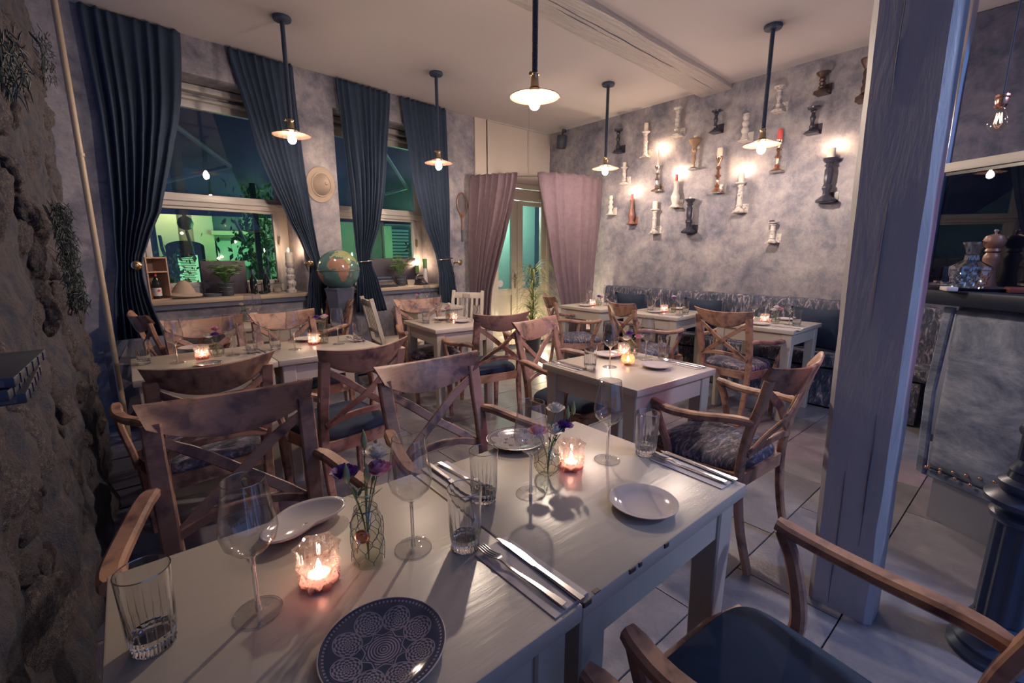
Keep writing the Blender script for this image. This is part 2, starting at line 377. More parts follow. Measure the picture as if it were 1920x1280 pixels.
# ceiling beam
bb = MB()
def beamf(i, j):
    x = 1.2+i*4.85; a = j*2*PI; y0, y1 = 2.80+.03*(x-3.2)*1.6, 3.22+.03*(x-3.2)*1.6
    yc, hw = (y0+y1)/2, (y1-y0)/2
    k = [(-1, .04), (-1, -.04), (-.86, -.055), (.86, -.055), (1, -.03), (1, .04), (-1, .04)]
    t = j*(len(k)-1); q = min(int(t), len(k)-2); fr = t-q; sx = k[q][0]*(1-fr)+k[q+1][0]*fr; sz = k[q][1]*(1-fr)+k[q+1][1]*fr
    nz = noise.noise((x*2.2, sx*3, sz*9))*.012+noise.noise((x*9, sx*9, 3))*.004
    return Vector((x, yc+hw*sx*(1+nz), CEIL+sz-.012+nz))
bb.grid(beamf, 90, 31); O('trim_1', bb, 'beam_paint', kind=S, label='old whitewashed ceiling beam with long drying cracks')
cr = MB()
for (y, xa, xb) in ((2.98, 2.2, 5.4), (3.03, 3.0, 3.9), (2.97, 4.6, 5.9)):
    cr.tube([(x_, y+.03*(x_-3.2)*1.6-.02+.012*noise.noise((x_*3, y, 0)), CEIL-.066+.004*noise.noise((x_*2.2, 0, 0))) for x_ in [xa+(xb-xa)*t/24 for t in range(25)]], [.001+.0035*math.sin(PI*t/24) for t in range(25)], 5)
O('crack', cr, 'dark_wood', bpy.data.objects['trim_1'])
# candle wall, cream wall, window wall
O('wall_right', MB().box((6.06, 2.0, 1.67), (.12, 8.3, 3.68)), 'wallpaper', kind=S, smooth=False)
b = MB()   # doorway wall: opening x 4.62..6.0, z 0..2.62
b.box((4.50, 6.17, 1.67), (.24, .12, 3.68)).box((5.3, 6.17, 3.065), (1.4, .12, .89))
O('wall_door', b, 'cream_wall', kind=S, smooth=False)
O('trim_2', MB().box((5.47, 6.105, 3.2), (.012, .012, .62)), 'frame_white', kind=S, smooth=False)
O('trim_3', MB().box((5.3, 6.095, 3.50), (1.38, .03, .02)), 'frame_white', kind=S, smooth=False)
TH = .5
def wbox(b, s0, s1, z0, z1, o0=0, o1=TH): return b.box(((s0+s1)/2, (o0+o1)/2, (z0+z1)/2), (s1-s0, o1-o0, z1-z0))
W1 = (.15, 1.66); W2 = (2.14, 3.66); ZS, ZT = .955, 3.17
b = MB(); wbox(b, -1.3, W1[0], FL, CEIL); wbox(b, W1[1], W2[0], FL, CEIL); wbox(b, W2[1], 4.44, FL, CEIL)
for w in (W1, W2): wbox(b, w[0], w[1], FL, ZS); wbox(b, w[0], w[1], ZT, CEIL)
O('wall_window', b, 'wallpaper', loc=(0, 5.63, 0), rot=(0, 0, WA), kind=S, smooth=False)
def window(name, w, kx):
    r = E_(name, (0, 5.63, 0), WA, kind=S)
    s0, s1 = w; o = .45
    b = MB(); b.box(((s0+s1)/2, .20, ZS+.02), (s1-s0+.03, .54, .045), bev=.006); O('window_sill', b, 'sill_wood', r)
    b = MB(); b.box(((s0+s1)/2, -.04, ZS-.025), (s1-s0, .03, .05)); O('sill_edge', b, 'dark_wood', r, smooth=False)
    fr = MB()
    def bx(x0, x1, z0, z1, d=.07, oo=0): fr.box(((x0+x1)/2, o+oo, (z0+z1)/2), (x1-x0, d, z1-z0), bev=.005)
    bx(s0, s0+.08, 1.0, 3.17); bx(s1-.11, s1, 1.0, 3.17); bx(s0, s1, 2.96, 3.17); bx(s0, s1, 1.0, 1.09)
    O('window_frame', fr, 'frame_white', r)
    fr = MB(); bx(s0, s1, 1.95, 2.08, .10, -.02); bx(s0, s1, 2.0, 2.03, .13, -.03); O('transom', fr, 'frame_white', r)
    fr = MB(); bx(s0+.08, s0+.13, 1.09, 1.95, .05, -.02); bx(s1-.17, s1-.11, 1.09, 1.95, .05, -.02); bx(s0+.1, s1-.12, 1.09, 1.14, .05, -.02); bx(s0+.1, s1-.12, 1.92, 1.95, .05, -.02); O('sash', fr, 'frame_white', r)
    fr = MB(); bx(s0, s1, 3.03, 3.06, .12, -.05); bx(s0, s1, 3.10, 3.16, .16, -.08); O('blind_box', fr, 'frame_white', r)
    for z0, z1 in ((1.14, 1.92), (2.08, 2.96)):
        O('pane', MB().box(((s0+s1)/2, o, (z0+z1)/2), (s1-s0-.2, .006, z1-z0)), 'window_glass', r, smooth=False)
    hd = MB(); hd.box((s1-.13, o-.06, 1.62), (.02, .03, .10), bev=.004); hd.tube([(s1-.13, o-.08, 1.66), (s1-.13, o-.10, 1.65), (s1-.14, o-.10, 1.55)], .008, 8); O('window_handle', hd, 'brass', r)
    return r
window('window_1', W1, 0); window('window_2', W2, 1)
# the rubble wall on the left with its protruding stones
def rub(i, j):
    y = -.9+i*5.85; z = FL+j*3.66
    e = max(0, (y-4.65)/.3)
    x = -.30+.05*noise.fractal((y*1.6, z*1.6, 1), 1, 2, 5)+.035*noise.noise((y*5, z*5, 4))+.018*noise.fractal((y*9, z*9, 2), 1, 2, 4)-.12*min(1, e)**2
    x += .03*max(0, 1-z)                       # the foot of the wall swells outward
    return Vector((x, y+.02*noise.noise((z*3, 5, y)), z))
b = MB(); b.grid(rub, 200, 120); b.box((-.72, 2.0, 1.67), (.3, 5.9, 3.66)); b.box((-.62, 4.93, 1.67), (.3, .06, 3.66))
WLEFT = O('wall_left', b, 'rubble_mortar', kind=S)
sm = []
for k in range(9):
    bm = bmesh.new(); bmesh.ops.create_icosphere(bm, subdivisions=4, radius=1)
    for v in bm.verts:
        p = v.co.normalized(); d = 1+.30*noise.noise(p*1.3+Vector((k*7, 0, 0)))+.16*noise.fractal(p*3+Vector((0, k*5, 0)), 1, 2, 4)
        q = p*d; m = max(abs(q.x), abs(q.y), abs(q.z)); v.co = q*(1-.2*(m > .8)*(m-.8))
    me = bpy.data.meshes.new('stone'); bm.to_mesh(me); bm.free(); me.materials.append(M['rubble_stone']); me.polygons.foreach_set('use_smooth', [True]*len(me.polygons)); sm.append(me)
rs = random.Random(3); placed = []
for k in range(1500):
    y, z = rs.uniform(.9, 4.82), rs.uniform(FL+.02, 3.5); s = rs.uniform(.05, .13)
    if y > 4.7: s *= .6
    if any((y-a)**2+(z-c)**2 < ((s+d)*.82)**2 for a, c, d in placed): continue
    placed.append((y, z, s)); o = bpy.data.objects.new('stone', sm[k % 9]); C.objects.link(o); o.parent = WLEFT
    o.location = (-.325+.01*rs.random(), y, z); o.rotation_euler = (rs.uniform(-.6, .6), rs.uniform(-.3, .3), rs.uniform(-.3, .3)); o.scale = (s*.55, s*1.15, s*.85)
    if len(placed) > 280: break

# post in front of the bar
pp = MB(); c = .022
def post_ring(z):
    l = .020*(z-FL); x0, x1, y0, y1 = 2.30, 2.47, .310+l*.8, .552+l*1.1
    pts = [(x0, y0+c), (x0+c, y0), (x1-c, y0), (x1, y0+c), (x1, y1-c), (x1-c, y1), (x0+c, y1), (x0, y1-c)]
    return [(p[0]+.004*noise.noise((z*5, i*3, 0)), p[1]+.004*noise.noise((z*5, i*3, 9)), z) for i, p in enumerate(pts)]
vs = []; N = 60
for i in range(N+1): vs += post_ring(FL+(CEIL-FL)*i/N)
pp.add(vs, [(i*8+j, i*8+(j+1) % 8, i*8+8+(j+1) % 8, i*8+8+j) for i in range(N) for j in range(8)])
POST = O('trim_4', pp, 'post_paint', kind=S, label='thick whitewashed wooden post with chamfered edges', ang=30)
cr = MB()
for y, za, zb in ((.47, FL+.02, .52), (.45, 1.15, 1.75), (.39, .2, .8), (.48, 2.0, 2.5)):
    cr.tube([(2.298, y+.012*z_+.006*noise.noise((z_*4, y, 1)), z_) for z_ in [za+(zb-za)*t/16 for t in range(17)]], [.0006+.0018*math.sin(PI*t/16) for t in range(17)], 5)
O('crack', cr, 'dark_wood', POST)

# ------------------------------------------------------------------ outside the windows
b = MB(); b.prism([(6.7, 3.20), (8.9, 2.34), (8.9, 2.30), (6.7, 3.16)], -1.2, 4.4, Matrix(((0, 0, 1, 0), (1, 0, 0, .35), (0, 1, 0, 0), (0, 0, 0, 1))))
b.box((2.6, 9.24, 2.20), (7.6, .03, .26)); b.prism([(7.55, 2.87), (8.9, 2.34), (8.9, 2.30), (7.55, 2.83)], 4.4, 6.2, Matrix(((0, 0, 1, 0), (1, 0, 0, .35), (0, 1, 0, 0), (0, 0, 0, 1))))
AW = O('awning', b, 'awning', smooth=False, label='dark blue sun awning spread above the street outside both windows', cat='awning')
def fxy(u, v, y):
    d = ray(u, v); t = y/d.y; return (d.x*t, y, CAM_H+d.z*t)
for pts_ in (((316, 226, 7.2), (432, 312, 7.9), (300, 343, 8.4)), ((722, 288, 7.2), (763, 352, 7.9), (722, 364, 8.3))):
    o_ = MB()
    for q_ in (0, 1): o_.bar([fxy(*pts_[q_]), fxy(*pts_[q_+1])], .05, .05)
    O('awning_arm', o_, 'awning_arm', AW, smooth=False)
O('ground_outside', MB().box((3, 13.2, -.2), (30, 14, .1)), 'facade_dark', kind=S, smooth=False)
FY = 11.0
def fx(u, v, y=FY):
    d = ray(u, v); t = y/d.y; return d.x*t, CAM_H+d.z*t
fac = E_('facade_building', (0, FY, 0), 0, 'green-lit old building front across the street behind the first window', 'building')
def fbox(name, u0, u1, v0, v1, mat, dep=.1, off=0, parent=fac):
    xa, za = fx(u0, v1, FY+off); xb, zb = fx(u1, v0, FY+off)
    return O(name, MB().box(((xa+xb)/2, off-dep/2, (za+zb)/2), (abs(xb-xa), dep, abs(zb-za))), mat, parent, smooth=False)
O('wall', MB().box((4, .3, 3), (20, .3, 9)), 'facade', fac, smooth=False)
fbox('shop_window', 262, 305, 400, 540, 'facade_dark', .1); fbox('pilaster', 309, 326, 395, 560, 'facade', .3); fbox('pilaster', 376, 392, 395, 560, 'facade', .25)
fbox('window', 396, 446, 402, 433, 'facade_dark', .12); fbox('cornice', 392, 500, 436, 441, 'facade', .35); fbox('door', 405, 470, 448, 545, 'facade_dark', .06); fbox('door_panel', 410, 463, 452, 500, 'teal_wall', .12)
fbox('blind', 722, 770, 428, 520, 'facade_dark', .1); fbox('door_frame', 716, 724, 425, 540, 'facade', .3); fbox('column', 690, 715, 420, 545, 'facade_dark', .2)
for k in range(14): fbox('blind_slat', 731, 765, 431+k*6, 434+k*6, 'awning_arm', .03, -.12)
# menu box with an arched top
xa, za = fx(322, 545, 9.5); xb, zb = fx(382, 455, 9.5); w = (xb-xa)/2; h = zb-za
mbx = E_('menu_box', ((xa+xb)/2, 9.5, za), 0, 'black arched menu case with glowing green paper outside the first window', 'menu case')
pl = [(-w, 0), (w, 0), (w, h*.92)]+[(w*math.cos(a), h*.92+.12*h*math.sin(a)) for a in [PI*t/10 for t in range(1, 10)]]+[(-w, h*.92)]
O('case', MB().prism(pl, 0, .1, Matrix(((1, 0, 0, 0), (0, 0, 1, 0), (0, 1, 0, 0), (0, 0, 0, 1)))), 'lantern_iron', mbx, smooth=False)
O('menu_post', MB().box((0, .05, -(za-FL)/2), (.08, .06, za-FL)), 'lantern_iron', mbx, smooth=False)
O('menu_sheet', MB().box((w*.05, -.01, h*.40), (w*1.05, .012, h*.68)), 'menu_paper', mbx, smooth=False)
tl = MB(); rs = random.Random(5)
for k in range(16): tl.box((w*.02, -.019, h*(.70-k*.036)), (w*rs.uniform(.5, .85), .002, .012))
O('print_line', tl, 'hedge', mbx, smooth=False, kind='stuff')
lx, lz = fx(349, 430, 9.4)
ln = E_('street_lantern', (lx, 9.4, lz), 0, 'round black street lantern on a curved wall bracket above the menu case', 'lantern')
O('bracket', MB().tube(smooth_path([(-.35, .3, -.1), (-.3, .2, -.42), (0, 0, -.42), (.05, 0, -.35), (0, 0, -.02)]), .025, 8), 'lantern_iron', ln)
O('lantern_body', MB().lathe([(.01, -.02), (.09, .02), (.115, .10), (.09, .18), (.03, .22), (.03, .27), (.12, .30), (.10, .34)], 16), 'lantern_iron', ln)
x_, z_ = fx(395, 480, FY-.1); O('red_lamp', MB().lathe([(.001, 0), (.04, .02), (.04, .05), (.001, .07)], 10), 'red_dot', fac, loc=(x_, -.1, z_))
def leafball(name, loc, size, n, mat, label, cat='shrub', seed=1, ls=.06):
    r = E_(name, loc, 0, label, cat); rs = random.Random(seed); b = MB()
    for k in range(n):
        p = Vector((rs.gauss(0, .42), rs.gauss(0, .42), rs.gauss(0, .42))); p = Vector((p.x*size[0], p.y*size[1], size[2]/2+p.z*size[2]))
        q = Euler((rs.uniform(0, 6), rs.uniform(0, 6), rs.uniform(0, 6))).to_matrix().to_4x4(); s = ls*rs.uniform(.6, 1.3)
        b.add([(-s, 0, 0), (0, -s*.45, .1*s), (s, 0, 0), (0, s*.45, .1*s)], [(0, 1, 2, 3)], Matrix.Translation(p) @ q)
    f = O('foliage', b, mat, r, smooth=False); f['kind'] = 'stuff'
    O('trunk', MB().tube([(0, 0, -1.0), (.02, 0, size[2]*.5)], .03, 7), 'dark_wood', r); return r
x_, z_ = fx(490, 520, 8.6); leafball('street_tree', (x_+.1, 8.6, .9), (.55, .4, 1.3), 1100, 'hedge', 'leafy green tree outside at the right of the first window', seed=4)
x_, z_ = fx(322, 520, 7.2); leafball('outdoor_shrub', (x_, 7.2, .85), (.25, .2, .45), 300, 'hedge', 'small leafy shrub outside at the left of the first window', seed=6, ls=.04)
x_, z_ = fx(790, 500, 7.6); leafball('outdoor_shrub', (x_, 7.6, .8), (.25, .3, 1.0), 320, 'hedge', 'green shrub outside the right half of the second window', seed=9, ls=.05)
pb = MB(); xx, _ = fx(485, 470, 8.0); pb.box((xx, 8.0, 1.17), (.07, .07, 2.64)); O('awning_post', pb, 'lantern_iron', smooth=False, label='dark post standing in the street behind the first window', cat='post')
pb = MB(); x0, z0 = fx(440, 412, 8.2); x1, z1 = fx(460, 452, 8.2); pb.tube([(x0, 8.2, z0), (x1, 8.2, z1)], .022, 8); O('umbrella_strut', pb, 'facade', label='slanting pale strut hanging under the awning outside', cat='strut')
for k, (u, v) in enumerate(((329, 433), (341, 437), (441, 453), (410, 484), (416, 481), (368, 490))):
    x_, z_ = fx(u, v, FY-.2); O('candle_reflection', MB().lathe([(.001, -.03), (.028, -.01), (.028, .01), (.001, .03)], 8), 'reflection_dot', fac, loc=(x_, -.2, z_))  # candle reflections in the panes, built as small glowing dots
lamp('street_green', 'POINT', (2.0, 9.6, 1.7), 42, (.34, 1, .38), .2); lamp('street_green_2', 'POINT', (5.3, 9.4, 1.6), 30, (.34, 1, .42), .2); lamp('awning_fill', 'POINT', (2.2, 8.3, 1.5), 16, (.42, .58, 1), .3); lamp('street_warm', 'POINT', (.75, 10.2, 2.3), 22, (1, .8, .45), .1)  # the blue point lamp is added to brighten the awning's underside

# ------------------------------------------------------------------ entrance door
dr = E_('door_1', (0, 6.13, 0), kind=S)
b = MB()
for x0, x1, z0, z1 in ((4.62, 4.70, FL, 2.62), (5.93, 6.0, FL, 2.62), (4.62, 6.0, 2.54, 2.62), (4.62, 6.0, 2.34, 2.40)): b.box(((x0+x1)/2, 0, (z0+z1)/2), (x1-x0-(.01 if x1-x0 > .3 else 0), .10 if x1-x0 < .3 else .09, z1-z0-(.01 if x1-x0 > .3 else 0)), bev=.005)
O('door_frame', b, 'cream_paint', dr)
O('fanlight_panel', MB().box((5.31, .02, 2.47), (1.3, .02, .14)), 'cream_paint', dr, smooth=False)
for (x0, x1) in ((4.70, 5.235), (5.245, 5.93)):
    lf = MB(); 
    for a0, a1, z0, z1 in ((x0, x0+.12, FL+.01, 2.34), (x1-.12, x1, FL+.01, 2.34), (x0, x1, 2.26, 2.34), (x0, x1, .74, .86), (x0, x1, FL+.01, .05)): lf.box(((a0+a1)/2, 0, (z0+z1)/2), (a1-a0-(.012 if a1-a0 > .3 else 0), .060 if a1-a0 < .3 else .052, z1-z0-(.012 if a1-a0 > .3 else 0)), bev=.005)
    lf.box(((x0+x1)/2, .01, .40), (x1-x0-.2, .03, .72), bev=.004)
    L = O('door_leaf', lf, 'cream_paint', dr)
    O('pane', MB().box(((x0+x1)/2, .01, 1.56), (x1-x0-.22, .006, 1.42)), 'window_glass', L, smooth=False)
    if x0 < 5:
        h_ = MB(); h_.box((x1-.05, -.04, .98), (.035, .015, .24), bev=.004); h_.tube([(x1-.05, -.05, 1.04), (x1-.05, -.09, 1.04), (x1-.17, -.09, 1.04)], .010, 8); O('door_handle', h_, 'silver_worn', L)
    g = MB()
    for j, (dx, dz, rr) in enumerate(((.10, .07, .05), (.10, .17, .035), (.10, .24, .03)) if x0 > 5 else ((.12, .09, .06),)): g.lathe([(rr, 0), (rr, .004)], 20, Matrix.Translation((x0+.06+dx, -.002, .86+dz)) @ Matrix.Rotation(R(90), 4, 'X'))
    O('glass_sticker', g, 'napkin', L)
    g = MB()
    if x0 > 5:
        for k in range(5): g.box((x0+.23+.055*k, -.001, .93+.055*(k % 2)), (.028, .004, .028))
        O('glass_square', g, 'red_wood', L, smooth=False)
O('lobby_wall', MB().box((5.65, 7.4, 1.2), (2.3, .1, 2.7)), 'teal_wall', kind=S, smooth=False)
lamp('lobby_lamp', 'POINT', (5.7, 6.75, 2.3), 60, (.75, 1, .85), .1)
# ------------------------------------------------------------------ curtains
def crom(rows, t):
    for i in range(len(rows)-1):
        if rows[i][0] >= t >= rows[i+1][0]:
            f = (rows[i][0]-t)/(rows[i][0]-rows[i+1][0]); n_ = len(rows)
            p0, p1, p2, p3 = rows[max(i-1, 0)], rows[i], rows[i+1], rows[min(i+2, n_-1)]
            return [.5*(2*p1[k]+(p2[k]-p0[k])*f+(2*p0[k]-5*p1[k]+4*p2[k]-p3[k])*f*f+(3*p1[k]-p0[k]-3*p2[k]+p3[k])*f**3) for k in range(1, len(p1))]
    return rows[-1][1:]
def curtain(name, rows, pl, mat, pos, label, group, seed, nz=70, tie=None, zh=.04):
    """rows: (z, left, right, pleat depth); pos(s, off, z) gives the point"""
    r = E_(name, pos((rows[0][1]+rows[0][2])/2, 0, 0), 0, label, 'curtain', group); base = r.location.copy()
    zt, zb = rows[0][0], rows[-1][0]; nx = pl*9+1
    def fn(i, j):
        z = zt-(zt-zb)*j; a, c_, d = crom(rows, z)
        ph = i+.035*math.sin(j*4+seed)*math.sin(PI*i)+.10*noise.noise((i*2.6, j*.8, seed))
        amp = d*max(.15, .85+.9*noise.noise((i*pl*.45, seed, j*.9)))
        off = -.05-amp*(.5+.5*math.sin(2*PI*pl*ph))-.012*noise.noise((i*9, j*6, seed))-(.065*min(1, max(0, (1.5-z)/.35)) if pos is wl else 0)
        zz = z+(zh*noise.noise((i*3, 0, seed)) if j == 1 else 0)+(.012*abs(math.sin(PI*pl*i)) if j == 0 else 0)
        return pos(a+(c_-a)*i+.006*math.cos(2*PI*pl*ph), off, zz)-base
    b = MB(); b.grid(fn, nx, nz); o = O('drape', b, mat, r, ang=180)
    m = o.modifiers.new('thick', 'SOLIDIFY'); m.thickness = .004
    return r
CG = 'navy velvet curtains tied back at the windows'
curtain('window_curtain', [(3.49, -.06, .66, .035), (2.9, -.04, .60, .05), (2.5, -.03, .50, .055), (1.85, -.05, .32, .06), (1.5, -.07, .17, .05), (1.345, -.08, .115, .04), (1.1, -.13, .12, .055), (.66, -.18, .20, .07)], 8, 'navy_velvet', wl, 'leftmost dark blue velvet curtain, widest and darkest, beside the stone wall', CG, 1)
curtain('window_curtain', [(3.48, 1.04, 1.69, .035), (2.9, 1.16, 1.70, .05), (2.45, 1.27, 1.71, .055), (1.8, 1.51, 1.75, .055), (1.45, 1.66, 1.79, .04), (1.34, 1.685, 1.80, .035), (1.1, 1.64, 1.83, .05), (.62, 1.57, 1.88, .06)], 8, 'navy_velvet', wl, 'dark blue velvet curtain behind the first hanging lamp, right side of the first window', CG, 2)
curtain('window_curtain', [(3.48, 2.16, 2.90, .035), (2.9, 2.20, 2.83, .045), (2.3, 2.25, 2.75, .05), (1.8, 2.28, 2.64, .05), (1.45, 2.29, 2.50, .045), (1.36, 2.29, 2.48, .035), (1.1, 2.24, 2.54, .05), (.70, 2.20, 2.64, .06)], 9, 'navy_velvet', wl, 'dark blue velvet curtain between the wall-hung hat and the second window', CG, 3)
curtain('window_curtain', [(3.48, 3.04, 3.82, .035), (2.9, 3.12, 3.82, .05), (2.4, 3.20, 3.82, .055), (1.8, 3.38, 3.82, .055), (1.5, 3.52, 3.81, .045), (1.38, 3.55, 3.80, .035), (1.1, 3.55, 3.84, .05), (.66, 3.53, 3.90, .06)], 9, 'navy_velvet', wl, 'dark blue velvet curtain behind the second hanging lamp, left of the tennis racket', CG, 4)
for k, (s, s1, z, lb) in enumerate(((.065, .0, 1.345, 'leftmost'), (1.665, 1.74, 1.335, 'middle'), (3.95, 3.74, 1.32, 'rightmost'))):
    r = E_('curtain_holdback', wl(s, 0, z), WA, lb+' round brass curtain holdback knob beside a blue curtain', 'holdback', 'brass curtain holdbacks')
    m = Matrix.Rotation(R(90), 4, 'X')
    O('rosette', MB().lathe([(.001, .17), (.012, .168), (.016, .158), (.022, .165), (.034, .16), (.042, .15), (.034, .14), (.001, .138)], 24, m), 'brass', r)
    O('holdback_arm', MB().lathe([(.022, 0), (.022, .006), (.009, .012), (.009, .14)], 12, m), 'brass', r)
def cord_loop(s, z, w, d, lb):
    pts = [wl(s+w*math.cos(a), -.125+d*math.sin(a), z+.012*math.cos(a)) for a in [2*PI*t/28 for t in range(28)]]
    b = MB(); b.tube(pts, .006, 6, closed=True); tag(O('tieback_cord', b, 'silver_worn'), lb, 'cord', 'curtain tieback cords')
cord_loop(2.385, 1.36, .115, .075, 'grey tieback cord round the blue curtain behind the globe'); cord_loop(3.68, 1.375, .14, .075, 'grey tieback cord round the blue curtain left of the racket')
# mauve curtains on a curved rod round the doorway
RC = Vector((5.45, 6.11)); 
def rodp(t):   # t 0..1 left to right
    P0, P1, P2 = Vector((4.25, 6.05)), Vector((4.75, 4.75)), Vector((5.96, 4.95))
    return P0*(1-t)**2+P1*2*t*(1-t)+P2*t*t
RZ = 2.60
def rpos(s, off, z):
    p = rodp(max(0, min(1, s))); q = rodp(max(0, min(1, s))+.01 if s < .99 else 1.0); a = rodp(min(1, s)-.01 if s > .01 else 0)
    t = (q-a).normalized(); nn = Vector((-t.y, t.x)); return Vector((p.x+nn.x*off, p.y+nn.y*off, z))
def doorcurtain(rows, pl, label, seed):
    curtain('doorway_curtain', rows, pl, 'mauve_velvet', rpos, label, 'mauve curtains round the doorway', seed, nz=60, zh=.05)
doorcurtain([(2.62, .0, .315, .03), (2.2, .0, .29, .05), (1.7, .0, .245, .06), (1.3, .0, .20, .06), (.9, -.0, .155, .06), (.2, .0, .13, .07), (FL+.05, .0, .13, .08)], 7, 'dusty mauve velvet curtain hanging left of the open doorway', 11)
doorcurtain([(2.62, .44, 1.0, .03), (2.2, .475, .985, .045), (1.7, .52, .96, .055), (1.3, .555, .94, .06), (.9, .60, .93, .06), (.3, .66, .92, .05), (FL+.05, .66, .92, .055)], 7, 'dusty mauve velvet curtain hanging right of the open doorway', 12)
b = MB(); b.tube([(rodp(t/30).x, rodp(t/30).y, RZ-.02) for t in range(31)], .011, 8); b.tube([(rodp(.385).x, rodp(.385).y, RZ), (rodp(.385).x, rodp(.385).y, CEIL)], .003, 5)
rod_ = O('curtain_rod', b, 'steel', label='curved steel curtain rod round the entrance doorway', cat='curtain rod')

# ------------------------------------------------------------------ hanging lamps
def build_lamp():
    r = E_('pendant_lamp'); L = .95   # origin at the ceiling, real metres times US
    O('ceiling_rose', MB().lathe([(.001, 0), (.062, 0), (.066, -.012), (.060, -.030), (.02, -.038), (.001, -.038)], 28), 'pipe_black', r)
    pr = []; z = -.03
    while z > -.86: pr += [(.0135, z), (.0175, z-.0045)]; z -= .009
    O('wrapped_stem', MB().lathe(pr, 12), 'pipe_black', r)
    O('lamp_socket', MB().lathe([(.020, -.845), (.026, -.855), (.020, -.868), (.022, -.885), (.024, -.93), (.030, -.938), (.026, -.95), (.012, -.952)], 20), 'brass', r)
    k = MB(); k.tube([(.02, 0, -.865), (.045, 0, -.865)], .005, 8); k.lathe([(.001, 0), (.011, 0), (.011, .006), (.001, .006)], 10, Matrix.Translation((.045, 0, -.862)) @ Matrix.Rotation(R(90), 4, 'Y')); O('lamp_switch', k, 'brass', r)
    k = MB(); k.lathe([(.024, -.925), (.034, -.935), (.050, -.948), (.095, -.966), (.136, -.983), (.138, -.986), (.136, -.985), (.095, -.968), (.050, -.950), (.034, -.937), (.024, -.927)], 48, cap=False)
    S_ = O('lamp_shade', k, 'shade_mesh', r); k = MB()
    for rr, z in ((.138, -.985), (.105, -.9705), (.052, -.9495)): k.tube([(rr*math.cos(2*PI*t/48), rr*math.sin(2*PI*t/48), z) for t in range(48)], .0022 if rr > .13 else .001, 5, closed=True)
    O('shade_rim', k, 'copper', S_)
    O('light_bulb', MB().lathe([(.001, -1.062), (.012, -1.059), (.024, -1.047), (.030, -1.028), (.029, -1.008), (.022, -.985), (.015, -.967), (.012, -.95)], 20), 'bulb_glow', r)
    return r
for x, y, z, lb in ((1.33, 4.76, 2.49, 'pendant lamp in front of the blue curtain right of the first window'), (3.03, 4.98, 2.48, 'pendant lamp in front of the curtain left of the tennis racket'), (4.83, 3.91, 2.475, 'pendant lamp hanging by the far end of the candle wall'),
                    (4.83, 2.02, 2.437, 'pendant lamp in front of the candle wall beyond the ceiling beam'), (2.237, 2.43, 2.44, 'nearest and brightest pendant lamp in the middle of the room')):
    k = (CEIL-z)/(1.022)
    pl_ = make('pendant', build_lamp, (x, y, CEIL), R(200), 'black rope-wrapped '+lb, 'black pendant lamps with copper mesh shades', 'lamp', scale=(US, US, k))
    bm_ = 'bulb_glow_dim' if y > 4.5 else ('bulb_glow_strong' if x < 3 else 'bulb_glow')
    for c_ in kids(pl_):
        if c_.name.startswith('light_bulb'): c_.material_slots[0].link = 'OBJECT'; c_.material_slots[0].material = M[bm_]

# ------------------------------------------------------------------ tables
def rotz(p, c, a): q = Matrix.Rotation(a, 2) @ Vector(p); return (c[0]+q.x, c[1]+q.y)
TZ = .75
def table(x0, x1, y0, y1, label, rot=0, group='white painted dining tables'):
    cx, cy, w, d = (x0+x1)/2, (y0+y1)/2, x1-x0, y1-y0; h = TZ-FL
    r = E_('dining_table', (cx, cy, FL), R(rot), label, 'table', group)
    O('tabletop', MB().box((0, 0, h-.020), (w, d, .040), bev=.005), 'table_paint', r)
    for sx in (-1, 1):
        for sy in (-1, 1):
            px_, py_ = sx*(w/2-.065), sy*(d/2-.065); b = MB()
            b.bar([(px_, py_, h-.04), (px_, py_, h-.2), (px_, py_, 0)], [.085, .085, .065], [.085, .085, .065], rnd=.12); O('leg', b, 'table_paint', r, smooth=False)
    for sx in (-1, 1): O('apron', MB().box((sx*(w/2-.045), 0, h-.10), (.025, d-.2, .115)), 'table_paint', r, smooth=False)
    for sy in (-1, 1): O('apron', MB().box((0, sy*(d/2-.045), h-.10), (w-.2, .025, .115)), 'table_paint', r, smooth=False)
    return r
tA = table(-.115, .630, .525, 1.258, 'nearest white dining table, left half of the front pair, set for dinner')
tB = table(.634, 1.392, .528, 1.240, 'nearest white dining table, right half of the front pair, with chipped edge')
ch = MB()
for (x, dx, yy) in ((.80, .012, .528), (.83, .006, .528), (.94, .009, .528), (.645, .012, .528)): ch.box((x-1.013, -.3565, h_z := (TZ-FL-.006)), (dx*2, .006, .012), bev=.002)
ch.box((.68-1.013, -.35, TZ-FL-.0005), (.018, .01, .0025)); O('paint_chip', ch, 'paint_chip', tB, kind='stuff')
table(-.05, .700, 3.245, 3.97, 'white dining table, left half of the pair below the first window')
table(.705, 1.455, 3.25, 3.965, 'white dining table, right half of the pair below the first window')
table(1.985, 2.755, 1.305, 2.065, 'square white dining table in the middle, next to the post', -3)
table(2.18, 2.86, 3.64, 4.42, 'white dining table in the centre back, in front of the grey slat chairs', -5)
table(2.77, 3.50, 5.18, 5.86, 'white dining table standing below the second window')
table(.62, 1.32, 4.95, 5.55, 'small white dining table against the wall below the first window')
table(4.56, 5.33, 3.69, 4.42, 'white dining table at the doorway end of the long bench')
table(4.62, 5.40, 2.68, 3.42, 'white dining table at the middle of the long bench', 3)
table(4.66, 5.43, 1.50, 2.26, 'white dining table at the post end of the long bench')

